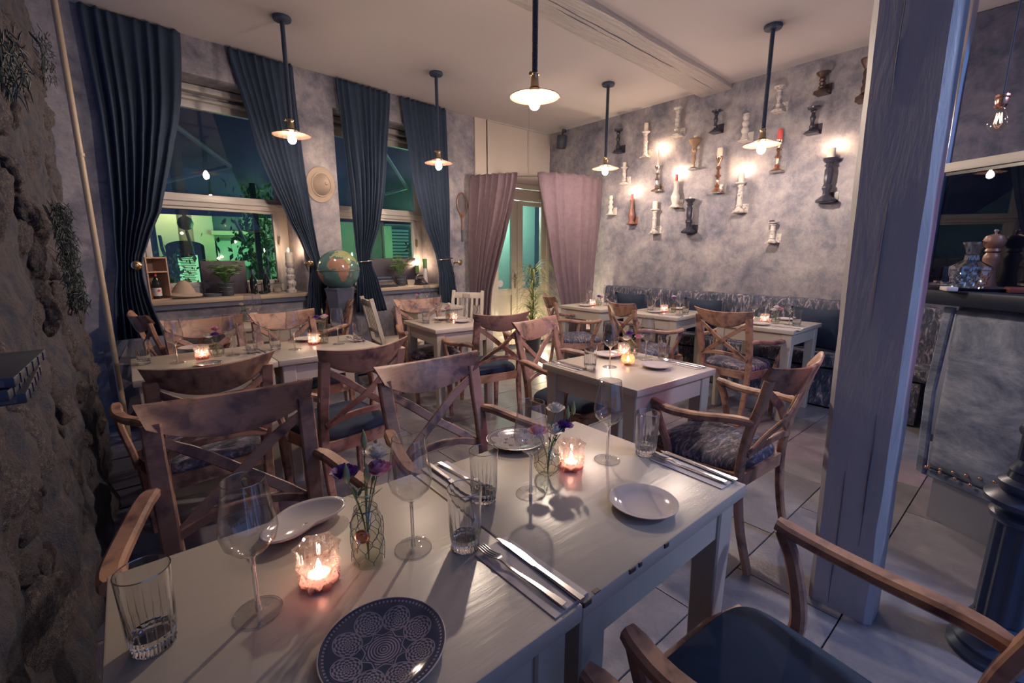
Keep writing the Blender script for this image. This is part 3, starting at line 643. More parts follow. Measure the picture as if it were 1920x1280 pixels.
# ------------------------------------------------------------------ chairs (real metres, scaled by US)
def build_chair(seatmat, key):
    def f():
        r = E_('dining_chair')
        # crest rail
        b = MB(); n = 22
        def crest(i, j):
            t = -1+2*i; a = j*2*PI
            y = -.345+.050*t*t; zt = .913-.018*(1-t*t); zb = .768+.078*abs(t)**2.2
            th = .013*(1-.25*abs(t)); mid = (zt+zb)/2; hh = (zt-zb)/2
            cx, cz = math.cos(a), math.sin(a)
            e = .45; sx = math.copysign(abs(cx)**e, cx); sz = math.copysign(abs(cz)**e, cz)
            fl = .227+.012*sz
            return Vector((t*fl, y+th*sx-.020*sz, mid+hh*sz))
        vs = [crest(i/n, j/12) for i in range(n+1) for j in range(12)]
        fs = [(i*12+j, i*12+(j+1) % 12, (i+1)*12+(j+1) % 12, (i+1)*12+j) for i in range(n) for j in range(12)]+[tuple(range(11, -1, -1)), tuple(n*12+j for j in range(12))]
        b.add(vs, fs); O('crest_rail', b, 'scorched_wood', r)
        for s in (-1, 1):
            p = smooth_path([(s*.185, -.285, 0), (s*.19, -.235, .20), (s*.195, -.215, .42), (s*.198, -.235, .60), (s*.203, -.275, .74), (s*.205, -.299, .852)], 4)
            O('post', MB().bar(p, [.030+.020*min(1, i/12) for i in range(len(p))], .028, rnd=.35), 'scorched_wood', r)
            q = smooth_path([(s*.198, -.292, .805), (s*.10, -.300, .735), (0, -.290-.006*s, .655), (-s*.10, -.262, .585), (-s*.185, -.238, .520)], 4)
            O('cross_strap', MB().bar(q, .013, [.034 if 2 < i < len(q)-3 else .030 for i in range(len(q))], side=(0, 1, .3), rnd=.4), 'scorched_wood', r)
            p = smooth_path([(s*.214, -.262, .668), (s*.238, -.19, .672), (s*.272, -.05, .655), (s*.290, .07, .652), (s*.283, .165, .668)], 4)
            ar = O('arm', MB().bar(p, [.030, .036, .040]+[.045]*(len(p)-4)+[.034], .030, side=(1, 0, 0), rnd=.5), 'scorched_wood', r)
            p = smooth_path([(s*.282, .150, .655), (s*.284, .118, .58), (s*.262, .085, .47), (s*.248, .09, .385)], 4)
            O('arm_support', MB().bar(p, .028, .034, rnd=.5), 'scorched_wood', r)
            p = [(s*.222, .200, .405), (s*.222, .200, .3), (s*.212, .19, 0)]
            O('leg', MB().bar(p, [.045, .040, .028], [.045, .040, .028], rnd=.3), 'scorched_wood', r)
        p = smooth_path([(-.190, -.236, .520), (-.1, -.252, .548), (0, -.258, .556), (.1, -.252, .548), (.190, -.236, .520)], 4)
        O('back_rail', MB().bar(p, .018, .030, side=(0, 1, 0), rnd=.4), 'scorched_wood', r)
        b = MB(); poly = [(-.20, -.225), (.20, -.225), (.24, .10), (.235, .215), (.12, .238), (-.12, .238), (-.235, .215), (-.24, .10)]
        b.prism(poly, .365, .425); O('seat_frame', b, 'scorched_wood', r, smooth=False)
        b = MB()
        def cush(i, j):
            a = 2*PI*i; e = .38; cx, cy = math.cos(a), math.sin(a); sx = math.copysign(abs(cx)**e, cx); sy = math.copysign(abs(cy)**e, cy)
            rr = [0.001, .4, .75, .93, .99, 1.0, .97][min(6, int(round(j*6)))]; zz = [.497, .494, .484, .468, .450, .432, .420][min(6, int(round(j*6)))]
            w = (.218+.018*sy)
            return Vector((w*sx*rr, .0+.215*sy*rr, zz))
        b.grid(cush, 40, 7, closed=True); O('seat', b, seatmat, r, ang=180)
        return r
    return f
def chair(mat, u, v, face, label, cz=.95, w=None, xy=None, sc=1):
    """u, v: middle of the top edge of the crest rail in the photograph; face: heading in degrees (0 = +x)"""
    p = at(u, v, cz) if xy is None else Vector((xy[0], xy[1], 0)); a = R(face-90)
    off = Matrix.Rotation(a, 2) @ Vector((0, .345*US))
    make('chair_'+mat, build_chair(mat, 1), (p.x+off.x, p.y+off.y, FL), a, label, 'cross-back wooden armchairs', 'chair', scale=US*sc)
P_, N_ = 'seat_velvet', 'black_velvet'
BR = 'scorched brown cross-back armchair '
chair(N_, 0, 0, 270-3, BR+'nearest on the left, facing us across the front table', xy=(.25, 1.97))
chair(N_, 0, 0, 270, BR+'facing us behind the middle of the front table pair', xy=(1.09, 1.97))
chair(P_, 0, 0, 96, BR+'with patterned seat, back to us, at the left window table', xy=(.275, 2.57))
chair(N_, 0, 0, 99, BR+'with dark shadowed back rail at the right window table', xy=(1.02, 2.49))
chair(N_, 0, 0, 81, BR+'with dark seat, back to us, at the centre back table', xy=(2.50, 3.07))
chair(N_, 0, 0, 281, BR+'with dark seat beyond the square middle table, facing us', xy=(2.43, 2.66))
chair(P_, 0, 0, 262, BR+'facing us beyond the centre back table', xy=(2.55, 4.78))
chair(N_, 0, 0, 276, BR+'facing us at the left window table pair', xy=(.43, 4.45))
chair(N_, 0, 0, 279, BR+'facing us at the right end of the window table pair', xy=(1.03, 4.48))
chair(N_, 0, 0, 10, BR+'seen sideways at the left end of the wall table', xy=(.0, 5.12))
chair(N_, 0, 0, 190, BR+'seen sideways below the globe, facing the wall table', xy=(1.93, 5.40))
chair(P_, 0, 0, -32, BR+'with patterned seat beside the doorway', xy=(4.02, 4.12))
chair(P_, 0, 0, -22, BR+'at the table in the middle of the long bench', xy=(4.05, 3.05))
chair(P_, 0, 0, -4, BR+'with patterned seat at the table nearest the post', xy=(4.19, 1.98))
chair(P_, 0, 0, 87, BR+'with large patterned seat, lit blue, beside the post', xy=(2.46, .72))
chair('navy_velvet', 0, 0, 86, 'dark reddish armchair with a plain dark seat, front right corner', xy=(1.03, -.15))
chair(N_, 0, 0, 93, BR+'cut off by the bottom edge, only its arm tip showing', xy=(.28, -.15))
# grey slat-back chairs
def build_slat():
    r = E_('slat_chair')
    for s in (-1, 1):
        O('post', MB().bar([(s*.19, -.20, 0), (s*.19, -.19, .44), (s*.18, -.29, .90)], .032, .04, rnd=.2), 'cream_paint', r, smooth=False)
        O('leg', MB().bar([(s*.19, .19, .42), (s*.19, .19, 0)], .036, .036, rnd=.2), 'cream_paint', r, smooth=False)
    O('top_rail', MB().box((0, -.277, .845), (.34, .022, .07), rot=(R(12), 0, 0), bev=.004), 'cream_paint', r)
    O('lower_rail', MB().box((0, -.212, .555), (.35, .02, .04), rot=(R(12), 0, 0), bev=.004), 'cream_paint', r)
    for k in range(5): O('slat', MB().bar([(-.12+.06*k, -.215, .56), (-.12+.06*k, -.270, .82)], .026, .014, rnd=.2), 'cream_paint', r, smooth=False)
    O('seat', MB().box((0, 0, .44), (.42, .42, .025), bev=.008), 'cream_paint', r); O('seat_frame', MB().box((0, 0, .405), (.38, .38, .05)), 'cream_paint', r, smooth=False)
    return r
def slat(xy, face, label):
    a = R(face-90); off = Matrix.Rotation(a, 2) @ Vector((0, .28*US)); make('slat', build_slat, (xy[0]+off.x, xy[1]+off.y, FL), a, label, 'grey slat-back chairs', 'chair', scale=US)
slat((2.19, 5.33), -8, 'pale grey slat-back wooden chair right of the globe stand'); slat((3.72, 5.42), 215, 'pale grey slat-back wooden chair beside the left mauve curtain')

# ------------------------------------------------------------------ bench along the candle wall
bn = E_('wall_bench', (5.7, 2.7, FL), 0, 'long wall bench upholstered in dark crushed velvet', 'bench')
Y0, Y1 = .55, 4.66
def puff(x0, x1, z0, z1, ny=90, amp=.012, sd=0):
    b = MB()
    def fn(i, j):
        a = 2*PI*j; cx, cz = math.cos(a), math.sin(a); e = .35
        sx = math.copysign(abs(cx)**e, cx); sz = math.copysign(abs(cz)**e, cz); y = Y0+(Y1-Y0)*i
        endf = min(1, min(i, 1-i)*40+.6)
        w = amp*noise.noise((y*9, cx*2, cz*2+sd))
        return Vector(((x0+x1)/2+(x1-x0)/2*sx*endf-5.7+w, y-2.7, (z0+z1)/2-FL+(z1-z0)/2*sz*endf+w))
    vs = [fn(i/ny, j/20) for i in range(ny+1) for j in range(20)]
    fs = [(i*20+j, i*20+(j+1) % 20, (i+1)*20+(j+1) % 20, (i+1)*20+j) for i in range(ny) for j in range(20)]+[tuple(range(19, -1, -1)), tuple(ny*20+j for j in range(20))]
    return b.add(vs, fs)
O('backrest', puff(5.80, 6.00, .30, .955, amp=.016), 'crushed_velvet', bn); O('seat', puff(5.455, 5.90, .28, .42, sd=5), 'crushed_velvet', bn)
O('base', MB().box((5.70-5.7, 0, .22), (.44, Y1-Y0-.06, .40)), 'crushed_velvet', bn, smooth=False)
def build_cushion():
    r = E_('cushion'); b = MB()
    for s in (-1, 1):
        b.grid(lambda i, j: Vector(((2*i-1)*.21*(1-.08*math.sin(PI*j)), s*.055*(math.sin(PI*i)*math.sin(PI*j))**.5+.0, .20+(2*j-1)*.20*(1-.08*math.sin(PI*i)))), 14, 14)
    O('cushion_cover', b, 'black_velvet', r, ang=180); return r
for u, v, lb in ((1190, 598, 'dark plain cushion on the bench beside the doorway table'), (1325, 606, 'dark plain cushion on the bench behind the middle bench table'), (1535, 628, 'dark plain cushion on the bench beside the post end table')):
    p = atx(u, v, 5.72); make('cushion', build_cushion, (5.68, p.y, .425), R(90), lb, 'dark cushions on the wall bench', 'cushion', rot=(R(14), 0, R(-90)), scale=US)

# ------------------------------------------------------------------ candle wall
def holder_prof(kind):
    P = {
     'baluster': [(.0, 0), (.42, 0), (.42, .05), (.34, .09), (.20, .13), (.15, .2), (.19, .27), (.13, .33), (.12, .45), (.17, .55), (.19, .6), (.13, .68), (.12, .78), (.2, .84), (.15, .88), (.36, .94), (.40, 1), (0, 1)],
     'column': [(0, 0), (.40, 0), (.42, .04), (.30, .08), (.24, .13), (.20, .17), (.25, .22), (.19, .27), (.19, .55), (.23, .59), (.18, .63), (.17, .83), (.23, .87), (.20, .91), (.38, .96), (.38, 1), (0, 1)],
     'wavy': [(0, 0), (.42, 0), (.34, .06), (.27, .14), (.20, .25), (.30, .35), (.30, .42), (.18, .52), (.28, .62), (.28, .68), (.18, .76), (.27, .86), (.26, .93), (.2, .97), (.24, 1), (0, 1)],
     'goblet': [(0, 0), (.50, 0), (.30, .03), (.10, .08), (.14, .13), (.09, .18), (.2, .35), (.10, .47), (.22, .56), (.24, .62), (.14, .7), (.30, .8), (.50, .93), (.56, .97), (.52, 1), (0, .95)],
     'stick': [(0, 0), (.50, 0), (.48, .03), (.24, .08), (.12, .14), (.20, .18), (.09, .24), (.11, .4), (.24, .46), (.12, .51), (.08, .62), (.20, .68), (.09, .74), (.12, .86), (.22, .92), (.24, .99), (.2, 1), (0, 1)],
     'vase': [(0, 0), (.44, 0), (.40, .05), (.27, .10), (.25, .16), (.36, .30), (.36, .42), (.22, .6), (.17, .75), (.20, .92), (.25, .97), (.24, 1), (0, 1)],
     'twist': [(0, 0), (.5, 0), (.5, .10), (.3, .14), (.18, .2), (.24, .3), (.15, .38), (.22, .48), (.15, .56), (.22, .66), (.15, .75), (.3, .85), (.44, .96), (.44, 1), (0, 1)],
     'fluted': [(0, 0), (.46, 0), (.47, .05), (.38, .07), (.26, .12), (.17, .15), (.17, .26), (.23, .3), (.22, .37), (.15, .41), (.19, .48), (.20, .74), (.14, .78), (.22, .84), (.16, .88), (.30, .94), (.34, 1), (0, 1)],
    }
    return P[kind]
XW = 5.935
HD = [  # kind, base px, top px, half width px of the foot, material, candle (colour, top px, lit), label
 ('baluster', 357, 578, 352, 470, 24, 'black_lacquer', None, 'small black turned candleholder high up behind the third hanging lamp'),
 ('column', 487, 600, 491, 478, 23, 'distressed_white', ('wax', 440, 0, 15), 'chipped white candleholder with white candle high beside the third hanging lamp'),
 ('stick', 543, 762, 545, 643, 24, 'silver_worn', ('wax', 567, 1, 4), 'slim worn silver candlestick with a tall burning taper'),
 ('column', 641, 498, 643, 365, 26, 'distressed_white', None, 'chipped white candleholder without candle just below the beam'),
 ('baluster', 824, 482, 824, 380, 26, 'black_lacquer', None, 'small black candleholder above the copper one'),
 ('goblet', 720, 658, 724, 515, 25, 'gold_worn', ('wax', 500, 0, 11), 'worn gold goblet-shaped candleholder with a candle stub'),
 ('wavy', 964, 522, 965, 397, 27, 'glazed_white', None, 'wavy white glazed candleholder left of the fourth hanging lamp stem'),
 ('baluster', 1125, 382, 1130, 265, 30, 'distressed_white', None, 'chipped white candleholder above the red pillar candle'),
 ('twist', 1333, 296, 1337, 197, 30, 'bronze_dark', None, 'small dark twisted candleholder at the top right'),
 ('twist', 1533, 332, 1533, 135, 30, 'bronze_dark', None, 'tall dark bronze twisted candleholder half hidden by the post'),
 ('baluster', 1285, 487, 1297, 362, 32, 'black_lacquer', None, 'glossy black candleholder above the tallest black one'),
 ('stick', 1118, 670, 1132, 518, 30, 'copper', ('wax_red', 470, 0, 14), 'copper candlestick with an unlit red pillar candle'),
 ('fluted', 1352, 815, 1362, 608, 42, 'black_lacquer', ('wax', 562, 1, 20), 'tallest black carved candleholder with a burning candle, far right'),
 ('column', 387, 728, 385, 650, 20, 'distressed_white', ('wax', 627, 0, 13), 'short white-painted candleholder with drooping melted candle beside the third lamp'),
 ('wavy', 322, 875, 322, 785, 19, 'glazed_white', None, 'small wavy white candleholder nearest the mauve curtain'),
 ('vase', 421, 920, 422, 806, 21, 'wood_turned', ('wax_red', 778, 1, 8), 'brown turned candleholder with a burning red candle'),
 ('vase', 631, 840, 630, 718, 26, 'glazed_white', ('wax_red', 685, 1, 9), 'glazed white bottle-shaped candleholder with a burning red candle'),
 ('column', 530, 965, 534, 850, 25, 'distressed_white', ('wax', 812, 0, 18), 'thick chipped white candleholder, low on the wall,'),
 ('fluted', 695, 962, 697, 802, 32, 'black_lacquer', ('wax', 793, 0, 8), 'slim black carved candleholder low in the middle of the wall'),
 ('stick', 832, 770, 838, 598, 30, 'copper', ('wax', 560, 0, 17), 'tall copper candlestick with a thick unlit white candle'),
 ('column', 937, 865, 945, 722, 31, 'distressed_white', ('wax', 680, 1, 17), 'large chipped white candleholder with a burning thick candle'),
 ('column', 1095, 1010, 1097, 912, 29, 'distressed_white', None, 'short chipped white candleholder, lowest of all at the right'),
]
def wallpx(x, y): return atx(1020+x/2.559, 60+y/2.559, XW)
def candle(loc, r, h, mat, lit, label, group, melt=0):
    c = E_('pillar_candle', loc, 0, label, 'candle', group); rr = None
    O('candle_body', MB().lathe([(.001, 0), (r, 0), (r, h*.5), (r*1.01, h*.94), (r*.92, h), (r*.6, h-.25*r), (.001, h-.3*r)] if not melt else [(.001, 0), (r, 0), (r, h*.7), (r*1.3, h*.8), (r*.7, h), (.001, h)], 18, mod=lambda a, z, j: 1+.05*math.sin(2*a+z*60)), mat, c)
    O('wick', MB().tube([(0, 0, h-.3*r), (.001, 0, h+.012)], .0016, 5), 'wick', c)
    if lit: O('flame', MB().lathe([(.001, h+.004), (.006, h+.012), (.0075, h+.020), (.005, h+.034), (.001, h+.05)], 10), 'flame_glow', c)
    return c
for (kd, xb, yb, xt, yt, hw, mt, cn, lb) in HD:
    p = wallpx(xb, yb); q = wallpx(xt, yt); h = q.z-p.z
    w = hw/2.559/FPX*(p.x*math.cos(YAW)+p.y*math.sin(YAW)-(p.z-CAM_H)*math.sin(PITCH)*0)
    r = E_('wall_candleholder', (XW-.02, p.y, p.z), 0, lb, 'candleholder', 'candleholders on the grey wall')
    mod = (lambda a, z, j: 1+.06*math.cos(8*a)) if kd == 'fluted' else None
    pf = [(max(.0006, x*w*2.05), z*h) for x, z in holder_prof(kd)]
    O('turned_body', MB().lathe(pf, 24, mod=mod), mt, r)
    br = MB(); br.box((.02, 0, -.004), (.14, w*1.6, .008)); br.box((.082, -w*.35, .05), (.006, w*1.2, .11)); O('wall_bracket', br, 'mirror_chip' if mt in ('copper', 'gold_worn') else mt, r, smooth=False)
    if cn:
        ct_ = wallpx(xt, cn[1]); hc = ct_.z-q.z; rc = cn[3]/15*.030*US*.8
        wd = {'wax': 'ivory', 'wax_red': 'red'}[cn[0]]
        candle((XW-.02, p.y, p.z+h-.002), rc, hc+.004, cn[0], cn[2], ('burning ' if cn[2] else 'unlit ')+wd+' candle on the '+lb.split(' with')[0].split(' without')[0], 'candles on the wall holders', melt=(yb == 728))
O('black_cap', MB().lathe([(.001, 0), (.03, 0), (.032, .012), (.026, .02), (.001, .02)], 8), 'black_lacquer', None, loc=wallpx(1097, 912)+Vector((-.02, 0, 0)), label='dark burnt stub on the lowest short white candleholder', cat='candle')

# speaker
sp = E_('loudspeaker', (5.88, 5.90, 3.22), 0, 'black box loudspeaker high in the corner by the candle wall', 'loudspeaker')
p = atx(1053, 266, 5.82); sp.location = p; sp.rotation_euler = (R(-8), R(12), R(205))
O('cabinet', MB().box((0, 0, 0), (.15, .13, .22), bev=.02), 'black_plastic', sp); O('speaker_grille', MB().box((0, .068, .01), (.13, .01, .17), bev=.004), 'pipe_black', sp); O('badge', MB().box((0, .075, -.085), (.02, .004, .008)), 'steel', sp, smooth=False)
O('wall_mount', MB().box((-.20, -.04, .17), (.08, .05, .06), bev=.006).tube([(-.17, -.04, .15), (-.06, -.03, .08)], .014, 8), 'black_plastic', sp)

# hat, racket, globe
s_, z_ = atw(603, 346, -.03); ht = E_('sun_helmet', wl(s_, -.01, z_), 0, 'beige pith sun helmet hanging on the wall between the windows', 'hat'); ht.rotation_euler = (R(90), R(12), WA)
def hatpts(scale=1):
    b = MB(); b.grid(lambda i, j: (lambda a, q: Vector((math.cos(a)*(.145+.02*0)*q, math.sin(a)*.175*q, (.11*math.cos(min(1, q/.62)*PI/2)**.8 if q < .62 else 0)+(-.012*(q-.62)*3 if q > .62 else 0)+.012)))(2*PI*i, .001+j), 40, 24, closed=True)
    return b
o = O('helmet_shell', hatpts(), 'helmet_felt', ht, ang=60); m = o.modifiers.new('t', 'SOLIDIFY'); m.thickness = .006; o.scale = (US,)*3
O('hat_band', MB().tube([(.094*US*math.cos(a), .113*US*math.sin(a), .02) for a in [2*PI*t/40 for t in range(40)]], .008, 6, closed=True), 'label_cream', ht)
O('helmet_button', MB().lathe([(.02, .13), (.02, .145), (.012, .156), (.001, .158)], 14), 'helmet_felt', ht)
s_, z_ = atw(867, 410, -.02)
rk = E_('tennis_racket', wl(s_, -.015, z_), 0, 'old wooden tennis racket hanging on the wall beside the mauve curtain', 'racket'); rk.rotation_euler = (R(90), 0, WA+R(0)); 
hp = [(.095*math.cos(a), .15*math.sin(a)*(1.0 if math.sin(a) > 0 else 1.12), 0) for a in [2*PI*t/40 for t in range(40)]]; cy = .235
O('racket_frame', MB().tube([(x, y+cy, 0) for x, y, z in hp], .011, 8, closed=True).bar([(.0, -.42+cy, 0), (0, -.2+cy, 0), (0, -.15+cy, 0)], [.024, .022, .05], [.018, .018, .016]).tube([(.055, cy-.13, 0), (.01, cy-.24, 0)], .008).tube([(-.055, cy-.13, 0), (-.01, cy-.24, 0)], .008), 'racket_wood', rk)
O('racket_grip', MB().lathe([(.015, 0), (.017, .01), (.016, .17), (.001, .17)], 10, Matrix.Translation((0, -.58+cy, 0)) @ Matrix.Rotation(R(-90), 4, 'X')), 'pipe_black', rk)
sg = MB()
for k in range(-7, 8):
    x = k*.012; h_ = .155*math.sqrt(max(0, 1-(x/.092)**2)); sg.tube([(x, cy-h_, 0), (x, cy+h_*.95, 0)], .0019, 4)
for k in range(-11, 12):
    y = k*.0135; w_ = .092*math.sqrt(max(0, 1-(y/.158)**2)); sg.tube([(-w_, cy+y, 0), (w_, cy+y, 0)], .0019, 4)
O('strings', sg, 'racket_string', rk)
gp = atd(635, 506, 1); k = (5.45-.0)/gp.y; gp = atd(635, 506, 5.42/gp.y)
gr = 37/FPX*(gp.x*math.cos(YAW)+gp.y*math.sin(YAW))*1.0
gl = E_('globe', gp, 0, 'large old terrestrial globe glowing softly on a dark pedestal', 'globe')
AFR = [(-17, 15), (-16, 21), (-10, 29), (-6, 35), (10, 37), (11, 33), (20, 31), (25, 32), (33, 31), (37, 21), (43, 12), (51, 11), (42, -2), (39, -8), (40, -16), (35, -20), (35, -25), (31, -30), (26, -34), (18, -34), (15, -27), (12, -17), (13, -9), (9, 0), (9, 4), (4, 6), (-4, 5), (-9, 5), (-14, 10)]
EUR = [(-9, 37), (-9, 43), (-1, 44), (-4, 48), (3, 51), (9, 54), (12, 56), (20, 55), (29, 60), (25, 66), (18, 60), (12, 58), (6, 62), (25, 71), (60, 70), (100, 75), (140, 72), (140, 50), (122, 38), (120, 25), (108, 20), (105, 10), (98, 15), (90, 22), (80, 12), (77, 8), (72, 20), (60, 25), (55, 26), (50, 30), (48, 29), (55, 24), (58, 20), (52, 16), (44, 13), (38, 21), (34, 30), (36, 36), (27, 37), (27, 41), (22, 37), (18, 41), (14, 38), (12, 44), (3, 42), (-1, 37)]
SAM = [(-80, 8), (-60, 10), (-50, 0), (-35, -6), (-40, -22), (-55, -34), (-68, -53), (-74, -45), (-70, -18), (-81, -4)]; MAD = [(44, -24), (47, -25), (50, -15), (49, -12), (44, -17)]
def pip(x, y, poly):
    c = False; j = len(poly)-1
    for i in range(len(poly)):
        xi, yi = poly[i]; xj, yj = poly[j]
        if (yi > y) != (yj > y) and x < (xj-xi)*(y-yi)/(yj-yi)+xi: c = not c
        j = i
    return c
me = bpy.data.meshes.new('globe_ball'); vs = []; fs = []; mi = []; NU, NV = 180, 90
for j in range(NV+1):
    for i in range(NU):
        la, lo = -PI/2+PI*j/NV, 2*PI*i/NU; vs.append((gr*math.cos(la)*math.cos(lo), gr*math.cos(la)*math.sin(lo), gr*math.sin(la)))
for j in range(NV):
    for i in range(NU):
        fs.append((j*NU+i, j*NU+(i+1) % NU, (j+1)*NU+(i+1) % NU, (j+1)*NU+i)); la, lo = -90+180*(j+.5)/NV, ((360*(i+.5)/NU+180) % 360)-180
        mi.append(1 if (pip(lo, la, AFR) or pip(lo, la, SAM) or pip(lo, la, MAD)) else (2 if pip(lo, la, EUR) else 0))
me.from_pydata(vs, [], fs); [me.materials.append(M[x]) for x in ('globe_sea', 'globe_land', 'globe_land_green')]; me.polygons.foreach_set('material_index', mi); me.polygons.foreach_set('use_smooth', [True]*len(fs))
ball = bpy.data.objects.new('globe_ball', me); C.objects.link(ball); ball.parent = gl; ball.rotation_euler = (R(6), 0, math.atan2(-gp.y, -gp.x)-R(14))
O('equator_ring', MB().tube([(gr*1.01*math.cos(a), gr*1.01*math.sin(a), 0) for a in [2*PI*t/48 for t in range(48)]], .004, 6, closed=True), 'brass', gl)
hh_ = gp.z-gr*.86-FL
st = tag(O('globe_stand', MB().lathe([(.001, 0), (.19, 0), (.19, .03), (.16, .06), (.145, .12), (.135, hh_*.5), (.14, hh_*.8), (.17, hh_-.04), (.18, hh_-.01), (.16, hh_), (.001, hh_)], 6), 'dark_wood', loc=(gp.x, gp.y, FL), smooth=False), 'dark tapering pedestal carrying the globe', 'pedestal')

# ------------------------------------------------------------------ window sill things
SZ = ZS+.043
def ats(u, v, lim=.34):
    p = at(u, v, SZ); o_ = (p-Vector((0, 5.63, 0))).dot(WN)
    if o_ > lim:
        s__, z__ = atw(u, v, lim); p = wl(s__, lim, SZ)
    return p
def board(u0, u1, v0, lb):
    s0, zt = atw(u0, v0, .36); s1, _ = atw(u1, v0, .36)
    r = tag(O('menu_board', MB().box((0, 0, (zt-SZ)/2), (s1-s0, .02, zt-SZ), bev=.008), 'board_grey', loc=wl((s0+s1)/2, .35, SZ), rot=(R(-3), 0, WA)), lb, 'board', 'dark boards leaning in the windows'); return r
board(374, 459, 489, 'dark rounded board leaning in the first window behind the fern'); board(697, 779, 484, 'dark rounded board leaning in the second window behind the typewriter')
# wine crate
cp = wl(.20, .12, SZ); cr_ = E_('wine_crate', cp, WA+R(28), 'open pale wooden wine crate standing upright at the left of the first window', 'crate')
h = .42; w = .20; d = .19
for nm, c_, sz in (('side_panel', (-w/2, 0, h/2), (.012, d, h)), ('side_panel', (w/2, 0, h/2), (.012, d, h)), ('base_panel', (0, 0, .006), (w, d, .012)), ('top_panel', (0, 0, h-.006), (w, d, .012)), ('shelf', (0, 0, h*.66), (w, d, .012)), ('back_panel', (0, d/2, h/2), (w, .008, h))):
    O(nm, MB().box(c_, sz), 'crate_wood', cr_, smooth=False)
lt = MB(); 
for k in range(4): lt.tube([(-w/2-.008, -.05+.03*k, .16), (-w/2-.008, -.04+.03*k, .22+.02*(k % 2)), (-w/2-.008, -.03+.03*k, .15)], .0022, 4)
O('branding_scrawl', lt, 'wick', cr_)
def build_bottle(cap):
    def f():
        r = E_('wine_bottle')
        O('bottle_glass', MB().lathe([(.001, 0), (.038, 0), (.041, .01), (.041, .15), (.036, .185), (.018, .225), (.0145, .25), (.0145, .30), (.001, .30)], 24), 'bottle_dark', r)
        O('foil_cap', MB().lathe([(.0152, .235), (.0156, .30), (.012, .306), (.001, .306)], 16), cap, r)
        if cap == 'foil_red': O('bottle_label', MB().lathe([(.0415, .03), (.0415, .12)], 24, cap=False), 'napkin', r); O('label_mark', MB().lathe([(.001, 0), (.014, 0), (.014, .002), (.001, .002)], 12, Matrix.Translation((0, -.0425, .09)) @ Matrix.Rotation(R(90), 4, 'X')), 'foil_red', r)
        else:
            sh = [(0, -.040), (.030, -.020), (.034, .012), (.014, .026), (0, .044), (-.014, .026), (-.034, .012), (-.030, -.020)]
            b = MB(); b.add([(.0418*math.sin(x/.0418), -.0418*math.cos(x/.0418), .085+y) for x, y in sh]+[(0, -.0422, .085)], [(i, (i+1) % 8, 8) for i in range(8)]); O('bottle_label', b, 'label_cream', r)
            b = MB(); b.add([(.0424*math.sin(x*.6/.0418), -.0424*math.cos(x*.6/.0418), .085+y*.6) for x, y in sh]+[(0, -.043, .085)], [(i, (i+1) % 8, 8) for i in range(8)]); O('label_mark', b, 'wick', r)
        return r
    return f
make('bottle_red', build_bottle('foil_red'), cp+Vector((.03, 0, .012)), R(20), 'red-capped wine bottle with white label inside the wooden crate', 'bottles on the window sill', 'bottle', scale=.9)
for u, v, lb in ((477, 548, 'left one of the two dark champagne bottles'), (501, 547, 'right one of the two dark champagne bottles')):
    make('bottle_dark', build_bottle('pipe_black'), ats(u, v, .24), R(35), lb+' in the first window', 'bottles on the window sill', 'bottle', scale=(.92, .92, .90))
sb = MB(); rs = random.Random(2)
for k in range(7): sb.lathe([(.001, 0), (.016, .008), (.018, .018), (.012, .03), (.001, .034)], 10, Matrix.Translation((rs.uniform(-.07, .07), rs.uniform(-.012, .012), 0)))
tag(O('glass_bauble', sb, 'bottle_dark', loc=ats(490, 551, .15), rot=(0, 0, WA)), 'heap of small dark glossy balls in front of the champagne bottles', 'bauble', kind='stuff')
j = E_('glass_jar', ats(521, 547, .25), 0, 'small glass flask with copper collar right of the champagne bottles', 'jar')
O('jar_glass', MB().lathe([(.001, 0), (.052, 0), (.056, .01), (.056, .085), (.045, .105), (.022, .115), (.022, .14), (.03, .15), (.024, .15), (.018, .14), (.018, .115)], 24, cap=False), 'vase_glass', j); O('collar', MB().lathe([(.0235, .116), (.0245, .14), (.0235, .14)], 20, cap=False), 'copper', j); O('jar_filling', MB().lathe([(.001, .004), (.05, .006), (.05, .045), (.001, .045)], 20), 'label_cream', j)
tc = E_('turned_candleholder', ats(548, 548, .22), 0, 'tall grey turned wooden candleholder on the sill beside the curtain', 'candleholder')
O('turned_body', MB().lathe([(.001, 0), (.055, 0), (.055, .03), (.04, .04), (.035, .06), (.052, .09), (.055, .12), (.035, .15), (.048, .17), (.05, .195), (.035, .215), (.042, .235), (.045, .27), (.032, .29), (.045, .31), (.048, .35), (.001, .35)], 20), 'distressed_white', tc)
candle(Vector(tc.location)+Vector((0, 0, .35)), .042, .12, 'wax', 1, 'thick burning candle on the tall grey turned holder by the window', 'candles at the windows')
he = E_('explorer_helmet', ats(345, 552, .16), WA, 'pale pith helmet lying on the first window sill', 'hat'); o = O('helmet_shell', hatpts(), 'helmet_felt', he, ang=60, loc=(0, 0, .045), rot=(R(4), R(-7), R(80))); o.scale = (1.0, .95, 1.15); o.modifiers.new('t', 'SOLIDIFY').thickness = .006
O('chin_strap', MB().tube(smooth_path([(.06, -.08, .04), (.10, -.10, .008), (.15, -.08, .006), (.16, -.03, .03)]), .006, 6), 'leather', he)
ta = O('oval_dish', MB().lathe([(.001, .004), (.09, .004), (.11, .03), (.115, .03), (.10, .0), (.001, 0)], 32), 'dark_wood', loc=ats(400, 550, .13), rot=(0, 0, WA)); ta.scale = (.85, .5, 1.1); tag(ta, 'low dark oval dish between the helmet and the fern', 'dish')
